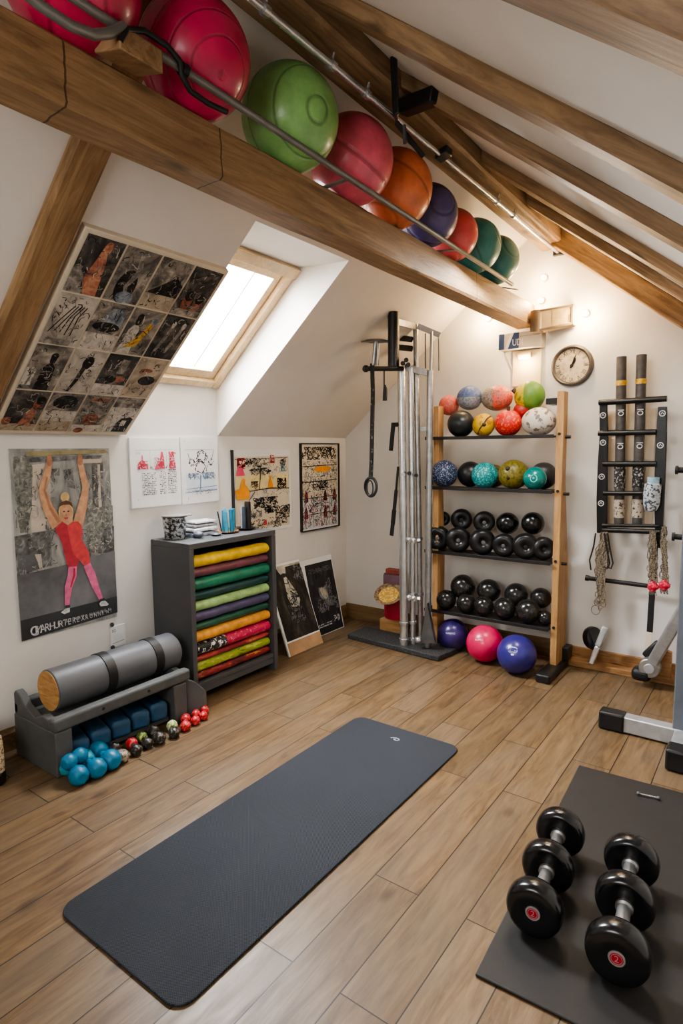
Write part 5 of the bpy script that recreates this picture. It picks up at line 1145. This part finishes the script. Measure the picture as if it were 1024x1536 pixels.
tag(mb.build('power_wire', mat('ivory wire', (206, 190, 160), .5)), 'thin pale wire running down the wall beside the wall lamp', 'wire')
# four small spotlights
SPOTS = []
glow = emis('warm bulb', (255, 222, 166), 40)
for (px, py), lab in zip(((731, 477), (815, 416), (811, 450), (878, 470)), ('small glowing bulb at the lower left, under the beam', 'small glowing bulb, topmost on the gable wall', 'small glowing bulb just above the vent box', 'small glowing bulb, brightest, right of the vent box')):
    q = bw(px, py, .03); SPOTS.append(q); t = thing('spotlight', (q.x, BW, q.z), lab, 'light', 'small bulbs on the gable wall')
    MB().cyl((q.x, BW - .001, q.z), (q.x, BW - .022, q.z), .026, .02).build('socket', mat('ivory metal', (214, 196, 160)), t)
    MB().ball((q.x, BW - .032, q.z), .015 if px != 878 else .019, seg=16, rings=10).build('bulb', glow, t)

# ---- wall ladder
LY = 4.27
lp = lambda px, py, d=LY: at('y', d, px, py)
lad = thing('wall_ladder', (-.80, LY, 1.0), 'black wall ladder of straps and tubes hung on the back wall', 'wall ladder')
blkw = mat('worn black steel', (17, 17, 18), .34, .1, .35, 30, .2, 50)
def flatrail(pts, w, name, m=blkw, dep=.03):
    mb = MB()
    for a, b_ in zip(pts, pts[1:]): mb.bar(a, b_, w, dep, (0, 1, 0))
    return mb.build(name, m, lad, bevel=.004)
def sideways(pts, ws, dep, m, name):
    mb = MB(); l_ = [p_ - V((w_ / 2, 0, 0)) for p_, w_ in zip(pts, ws)]; r_ = [p_ + V((w_ / 2, 0, 0)) for p_, w_ in zip(pts, ws)]
    mb.prism(l_ + r_[::-1], (0, dep, 0)); return fin(mb.build(name, m, lad, bevel=.004))
sideways([lp(904, 606), lp(905, 650), lp(903, 700), lp(902, 750), lp(902, 800)], [.046, .052, .062, .068, .062], .03, blkw, 'side_rail')
sideways([lp(993, 610), lp(991, 660), lp(989, 720), lp(988, 770), lp(987, 822)], [.05, .062, .062, .052, .036], .03, blkw, 'side_rail')
for (x0, y0_, x1, y1_, r_) in ((898, 604, 1000, 598, .019), (897, 650, 984, 648, .018), (904, 696, 984, 696, .018), (905, 740, 975, 740, .016), (903, 788, 988, 789, .011), (903, 795, 990, 798, .016)):
    MB().cyl(lp(x0, y0_, LY - .012), lp(x1, y1_, LY - .012), r_, seg=18).build('rung', blkw, lad)
bar_ = MB().cyl(lp(880, 867, LY + .02), lp(980, 880, LY + .02), .015, seg=18).build('lower_rung', black, lad)
MB().cyl(lp(878, 866.5, LY + .02), lp(883, 867.5, LY + .02), .02).build('end_cap', blackpl, lad)
gtube = mat('dark grey tube', (78, 74, 72), .5, .1, .2, 20); gold = mat('gold band', (196, 158, 62), .4, .5, .3, 40)
for xt, xb in ((932, 928), (962, 955)):
    a, b_ = lp(xt, 535 if xt < 950 else 532, LY + .035), lp(xb, 786, LY + .035); up_ = (a - b_).normalized(); L = (a - b_).length
    mb = MB().cyl(b_, a, .031, seg=22); tb = mb.build('tube', gtube, lad, bevel=.003)
    g_ = a.lerp(b_, .155); MB().cyl(g_ - up_ * .016, g_ + up_ * .016, .0335, seg=22).build('gold_band', gold, tb)
    mb = MB().cyl(a.lerp(b_, .62), a.lerp(b_, .78), .036, seg=18); mb.build('patterned_sleeve', speckle('sleeve pattern', (34, 33, 33), (176, 170, 164), 70, .54, .6), tb)
    mb = MB().cyl(a.lerp(b_, .85), a.lerp(b_, .96), .035, seg=18); mb.build('patterned_sleeve', speckle('sleeve pattern pale', (180, 166, 150), (52, 46, 44), 60, .54, .6), tb)
mb = MB()
for x0, x1, y0_, y1_ in ((909, 925, 615, 645), (937, 954, 600, 690), (966, 984, 612, 690), (909, 924, 657, 692), (936, 949, 700, 785), (966, 982, 700, 785), (909, 921, 745, 785)):
    a, b_ = lp(x0, y1_, BW - .012), lp(x1, y0_, BW - .012); mb.box((a.x, BW - .014, a.z), (b_.x, BW - .002, b_.z))
mb.build('back_board', mat('ivory board', (222, 208, 186), .6, 0, .05), lad, bevel=.002)
lgm = markw
for px, py in ((904, 623), (904, 664), (902, 715), (901, 755), (993, 620), (990, 668)):
    c0 = lp(px, py, LY - .002); mb = MB(); 
    mb.tube([c0 + V((.017 * math.cos(a), 0, .017 * math.sin(a))) for a in [2 * PI * i / 20 for i in range(20)]], .0028, 6, closed=True); mb.tube([c0 + V((-.008, 0, -.005)), c0 + V((0, 0, .008)), c0 + V((.008, 0, -.004))], .0025, 6); mb.build('emblem', lgm, lad)
for px, py in ((931, 618), (960, 617), (930, 668), (959, 667)):
    c0 = lp(px, py, LY - .004); mb = MB(); mb.tube([c0 + V((.015 * math.cos(a), 0, -.01 + .013 * math.sin(a))) for a in [2 * PI * i / 18 for i in range(18)]], .0026, 6, closed=True); mb.bar(c0 + V((-.018, 0, .012)), c0 + V((.018, 0, .012)), .004, .003, (0, 1, 0)); mb.build('emblem', lgm, lad)
# patterned bottle strapped on the ladder
bt = speckle('foil pattern', (186, 192, 196), (60, 70, 80), 60, .5, .56, .4); a, b_ = lp(980, 716, LY - .05), lp(976, 768, LY - .05)
t = thing('foil_bottle', b_, 'crinkled silver-blue bottle tied to the right side of the ladder', 'bottle')
up_ = a - b_; L = up_.length; MB().lathe([(0, 0), (.03, .01), (.046, .05), (.05, L * .5), (.045, L * .8), (.03, L * .84), (0, L * .84)], b_, up_, 20).warp(lambda p_: p_ + V((mnoise.noise(p_ * 22), mnoise.noise(p_ * 22 + V((5, 5, 5))), 0)) * .010).build('body', bt, t)
MB().lathe([(.034, L * .82), (.036, L), (.0, L * 1.01)], b_, up_, 20).build('cap', mat('pale blue cap', (150, 180, 200), .4, 0, .15, 30), t)
# straps and tangled ropes
ropem = speckle('tangled cord', (142, 128, 108), (52, 48, 44), 160, .5, .56, .7, .5)
def ropes(label, x0, y0_, x1, y1_, ytop, ybot, n, seed, m, wmax, rr_=.0035, knot=None):
    t = thing('rope_bundle', lp((x0 + x1) / 2, ybot, LY - .03), label, 'ropes', 'cords hanging from the ladder'); r_ = random.Random(seed); mb = MB()
    for i in range(n):
        xa = x0 + (x1 - x0) * r_.random(); yb_ = ytop + (ybot - ytop) * r_.uniform(.6, 1); pts = []; ph = r_.uniform(0, 6)
        for k_ in range(15):
            f_ = k_ / 14; y = ytop + (yb_ - ytop) * f_; w_ = wmax * math.sin(min(1, f_ * 1.3) * PI * .8)
            pts.append(lp(xa + (r_.random() - .5) * 4 + w_ * math.sin(ph + f_ * 5) + (y0_ * f_), y, LY - .035 + .012 * r_.random()))
        mb.tube(pts, rr_, 6)
        mb.tube([pts[-1] + V((.012 * math.cos(a), 0, .02 * math.sin(a) - .018)) for a in [2 * PI * k_ / 10 for k_ in range(10)]], rr_ * .8, 6, closed=True)
    mb.build('cords', m, t, angle=80); return t
t = ropes('tangle of beige cords hanging from the left ladder rail', 902, -7, 911, 0, 798, 908, 26, 3, ropem, 6, .0038)
mb = MB()
for o_ in (0, 5): mb.tube([lp(905 + (x - 905) * 1, y, LY - .045) for x, y in ((906 + o_, 800), (910 + o_, 825), (914 + o_, 845), (911 + o_, 853), (905 + o_, 850))], .005, 8)
mb.tube([lp(x, y, LY - .02) for x, y in ((893, 800), (890, 820), (884, 840), (886, 855))], .005, 8); mb.build('black_loop', black, t)
c0 = lp(893, 915, LY - .03); MB().tube([c0 + V((.028 * math.cos(a), 0, .032 * math.sin(a))) for a in [2 * PI * i / 18 for i in range(18)]], .0025, 6, closed=True).build('ring', greymet, t)
kn = speckle('red knot', (186, 26, 56), (226, 90, 110), 60, .5, .58, .7, .5)
for lab, xa, xb_, yt, yk, sd in (('beige cords ending in a red knot below the right ladder rail', 975, 983, 796, 880, 5), ('outer beige cords ending in a red knot, furthest right on the ladder', 993, 999, 790, 878, 6)):
    t = ropes(lab, xa, 0, xb_, 0, yt, yk, 18, sd, ropem, 2.8, .0038)
    c0 = lp((xa + xb_) / 2, yk, LY - .035); MB().ball((0, 0, 0), .032, (1, .8, 1), 20, 14).warp(lambda p_: c0 + p_ * (1 + .35 * mnoise.noise(p_ * 70))).build('knot', kn, t)
    mb = MB(); r_ = random.Random(sd + 9)
    for i in range(6): mb.tube([c0 + V(((i - 2.5) * .006, 0, -.02)), c0 + V(((i - 2.5) * .008, -.005, -.04)), c0 + V(((i - 2.5) * .009 + .006 * r_.random(), 0, -.055))], .003, 6)
    mb.build('tassel', ropem, t)
t = thing('long_strap', lp(975, 985, LY - .01), 'long black strap with pale end hanging below the right ladder rail', 'strap')
mb = MB(); mb.bar(lp(983, 800, LY + .034), lp(978, 886, LY - .0), .036, .01, (0, 1, 0)); mb.bar(lp(978, 886, LY - .0), lp(974, 948, LY - .01), .036, .01, (0, 1, 0)); mb.build('webbing', black, t)
mb = MB(); mb.bar(lp(974, 948, LY - .01), lp(970, 983, LY - .015), .032, .012, (0, 1, 0)); mb.build('pale_end', cream, t)

# ab wheel leaning on the ledge
wc = at('y', 4.30, 889, 957); t = thing('ab_wheel', (wc.x, 4.30, .044), 'black wheel with silver handle bar leaning against the back wall', 'wheel')
ax = V((.82, -.42, .3)).normalized()
MB().lathe([(0, -.03), (.045, -.03), (.075, -.022), (.082, 0), (.075, .022), (.045, .03), (0, .03)], wc, ax, 40).build('wheel', blackgloss, t)
a, b_ = at('y', 4.25, 908, 940), at('y', 4.22, 886, 996); m_ = a.lerp(b_, .52)
mb = MB(); mb.bar(a, m_, .04, .035, (0, 1, 0)); mb.build('grip', silver, t, bevel=.008)
mb = MB(); mb.bar(m_, b_, .036, .03, (0, 1, 0)); mb.build('handle_bar', chrome, t, bevel=.008)
# ---------------------------------------------------------------- steel frame at the right edge
PYc = 3.45; pc = at('y', PYc, 1012, 1090)
fr = thing('rack_frame', (pc.x + .09, PYc, 0), 'blue-grey steel rack upright with black-capped feet at the right edge', 'rack')
ux0 = at('y', PYc, 1010, 1085).x; MB().box((ux0, PYc - .05, .06), (ux0 + .10, PYc + .05, 1.78)).build('upright', bluegrey, fr, bevel=.006)
a = at('z', .075, 921, 1065)
fa = V((-.735, 3.43, .052)); fb = V((.25, 3.43, .052))
MB().bar(fa + V((.12, 0, 0)), fb, .075, .085).build('base_beam', silver, fr, bevel=.006)
MB().bar(fa, fa + V((.13, 0, 0)), .09, .10).build('end_cap', blackpl, fr, bevel=.012, seg=3)
MB().bar((ux0 + .05, PYc, .052), (ux0 + .05, 3.14, .052), .075, .08).build('base_beam', silver, fr, bevel=.006)
MB().bar((ux0 + .06, 3.22, .056), (ux0 + .06, 3.11, .056), .105, .105).build('end_cap', blackpl, fr, bevel=.012, seg=3)
MB().box((ux0 + .30, PYc - .05, .06), (ux0 + .38, PYc + .05, 1.62)).build('upright', bluegrey, fr, bevel=.006)
MB().bar((ux0 + .1, PYc, 1.56), (ux0 + .32, PYc, 1.56), .05, .06).build('cross_bar', bluegrey, fr, bevel=.004)
for py in (705, 805):
    q = at('y', PYc, 1012, py); mb = MB(); mb.cyl((ux0 - .045, PYc, q.z), (ux0 + .01, PYc, q.z), .015); mb.cyl((ux0 - .05, PYc, q.z), (ux0 - .038, PYc, q.z), .022); mb.build('peg', black, fr)
# silver lever arm with its pivot in front of the ladder foot
t = thing('lever_arm', (-.53, 4.15, .0), 'diagonal silver lever arm with round pivot beside the steel upright', 'lever')
P0, P1 = at('y', 4.16, 975, 1000), at('y', 3.9, 1030, 905)
mb = MB(); mb.bar(P0, P1, .07, .05, (0, 1, 0)); mb.build('arm', silver, t, bevel=.012, seg=3)
MB().cyl(P0 + V((0, .03, 0)), P0 + V((0, -.045, 0)), .062, seg=28).build('pivot', steel, t, bevel=.006)
MB().cyl(P0 + V((0, -.045, 0)), P0 + V((0, -.055, 0)), .032, seg=20).build('hub', silver, t, bevel=.004)
b0 = V((P0.x - .05, 4.19, .047)); MB().box((b0.x - .055, 4.11, .046), (b0.x + .06, 4.23, .125)).build('foot', black, t, bevel=.03, seg=4)
MB().bar(at('y', 4.2, 968, 985), at('y', 4.2, 990, 965), .06, .05, (0, 1, 0)).build('boot', black, t, bevel=.012)
q = at('y', 4.31, 993, 998); tag(MB().prism([(q.x - .055, 4.24, .044), (q.x + .06, 4.24, .044), (q.x + .06, 4.24, .23), (q.x + .0, 4.24, .25), (q.x - .02, 4.24, .12)], (0, .04, 0)).build('wedge_block', stepw, bevel=.004), 'dark wooden wedge standing on the ledge behind the lever arm', 'block')

# ================================================================== LIGHT, SKY, CAMERA
wd = bpy.data.worlds.new('sky'); scene.world = wd; wd.use_nodes = True
nt = wd.node_tree; bg = nt.nodes['Background']; st = nt.nodes.new('ShaderNodeTexSky'); st.sky_type = 'HOSEK_WILKIE'; st.turbidity = 6; st.sun_direction = (-.5, .2, .84)
mxn = nt.nodes.new('ShaderNodeMix'); mxn.data_type = 'RGBA'; mxn.inputs[0].default_value = .8; mxn.inputs[7].default_value = (.93, .96, 1.0, 1)
nt.links.new(st.outputs[0], mxn.inputs[6]); nt.links.new(mxn.outputs[2], bg.inputs['Color']); bg.inputs['Strength'].default_value = 8.0
def area(name, loc, target, sx, sy, power, colr, spread=PI):
    L = bpy.data.lights.new(name, 'AREA'); L.shape = 'RECTANGLE'; L.size = sx; L.size_y = sy; L.energy = power; L.color = colr; L.spread = spread
    o = bpy.data.objects.new(name, L); COL.objects.link(o); o.location = loc; d = V(target) - V(loc); o.rotation_euler = d.to_track_quat('-Z', 'Y').to_euler(); return o
def point(name, loc, power, colr, r=.03):
    L = bpy.data.lights.new(name, 'POINT'); L.energy = power; L.color = colr; L.shadow_soft_size = r; o = bpy.data.objects.new(name, L); COL.objects.link(o); o.location = loc; return o
sc_ = wp(.5, (SKY0 + SKY1) / 2, -.42); area('skylight_daylight', sc_, sc_ + wn, .9, .75, 150, (.95, .97, 1.0), 2.5)
area('rear_fill_light', (-.9, -1.2, 2.1), (-1.5, 2.4, .9), 1.6, 1.2, 37, (1.0, .985, .965))  # added fill lamp behind the camera for the whole room, no window built there
area('ceiling_lamp', (-1.15, 3.3, 2.5), (-1.2, 3.0, 0), .5, .5, 16, (1.0, .95, .88))
WARM = (1.0, .70, .38)
for q, pw in zip(SPOTS, (7.5, 3.2, 4.6, 10.0)): point('spot_glow', (q.x, BW - .13, q.z - .03), pw, WARM, .03)
point('lamp_glow', LAMP + V((0, -.05, -.05)), 2.6, WARM, .02)
scene.view_settings.view_transform = 'AgX'
scene.view_settings.look = 'AgX - Medium High Contrast'
scene.view_settings.exposure = 0.5

cam = bpy.data.cameras.new('camera'); co = bpy.data.objects.new('camera', cam); COL.objects.link(co)
cam.sensor_fit = 'VERTICAL'; cam.sensor_height = 24; cam.lens = FPX / 1536 * 24; cam.clip_start = .02
M = Matrix((CR, CU, -CF)).transposed().to_4x4(); M.translation = EYE; co.matrix_world = M
scene.camera = co
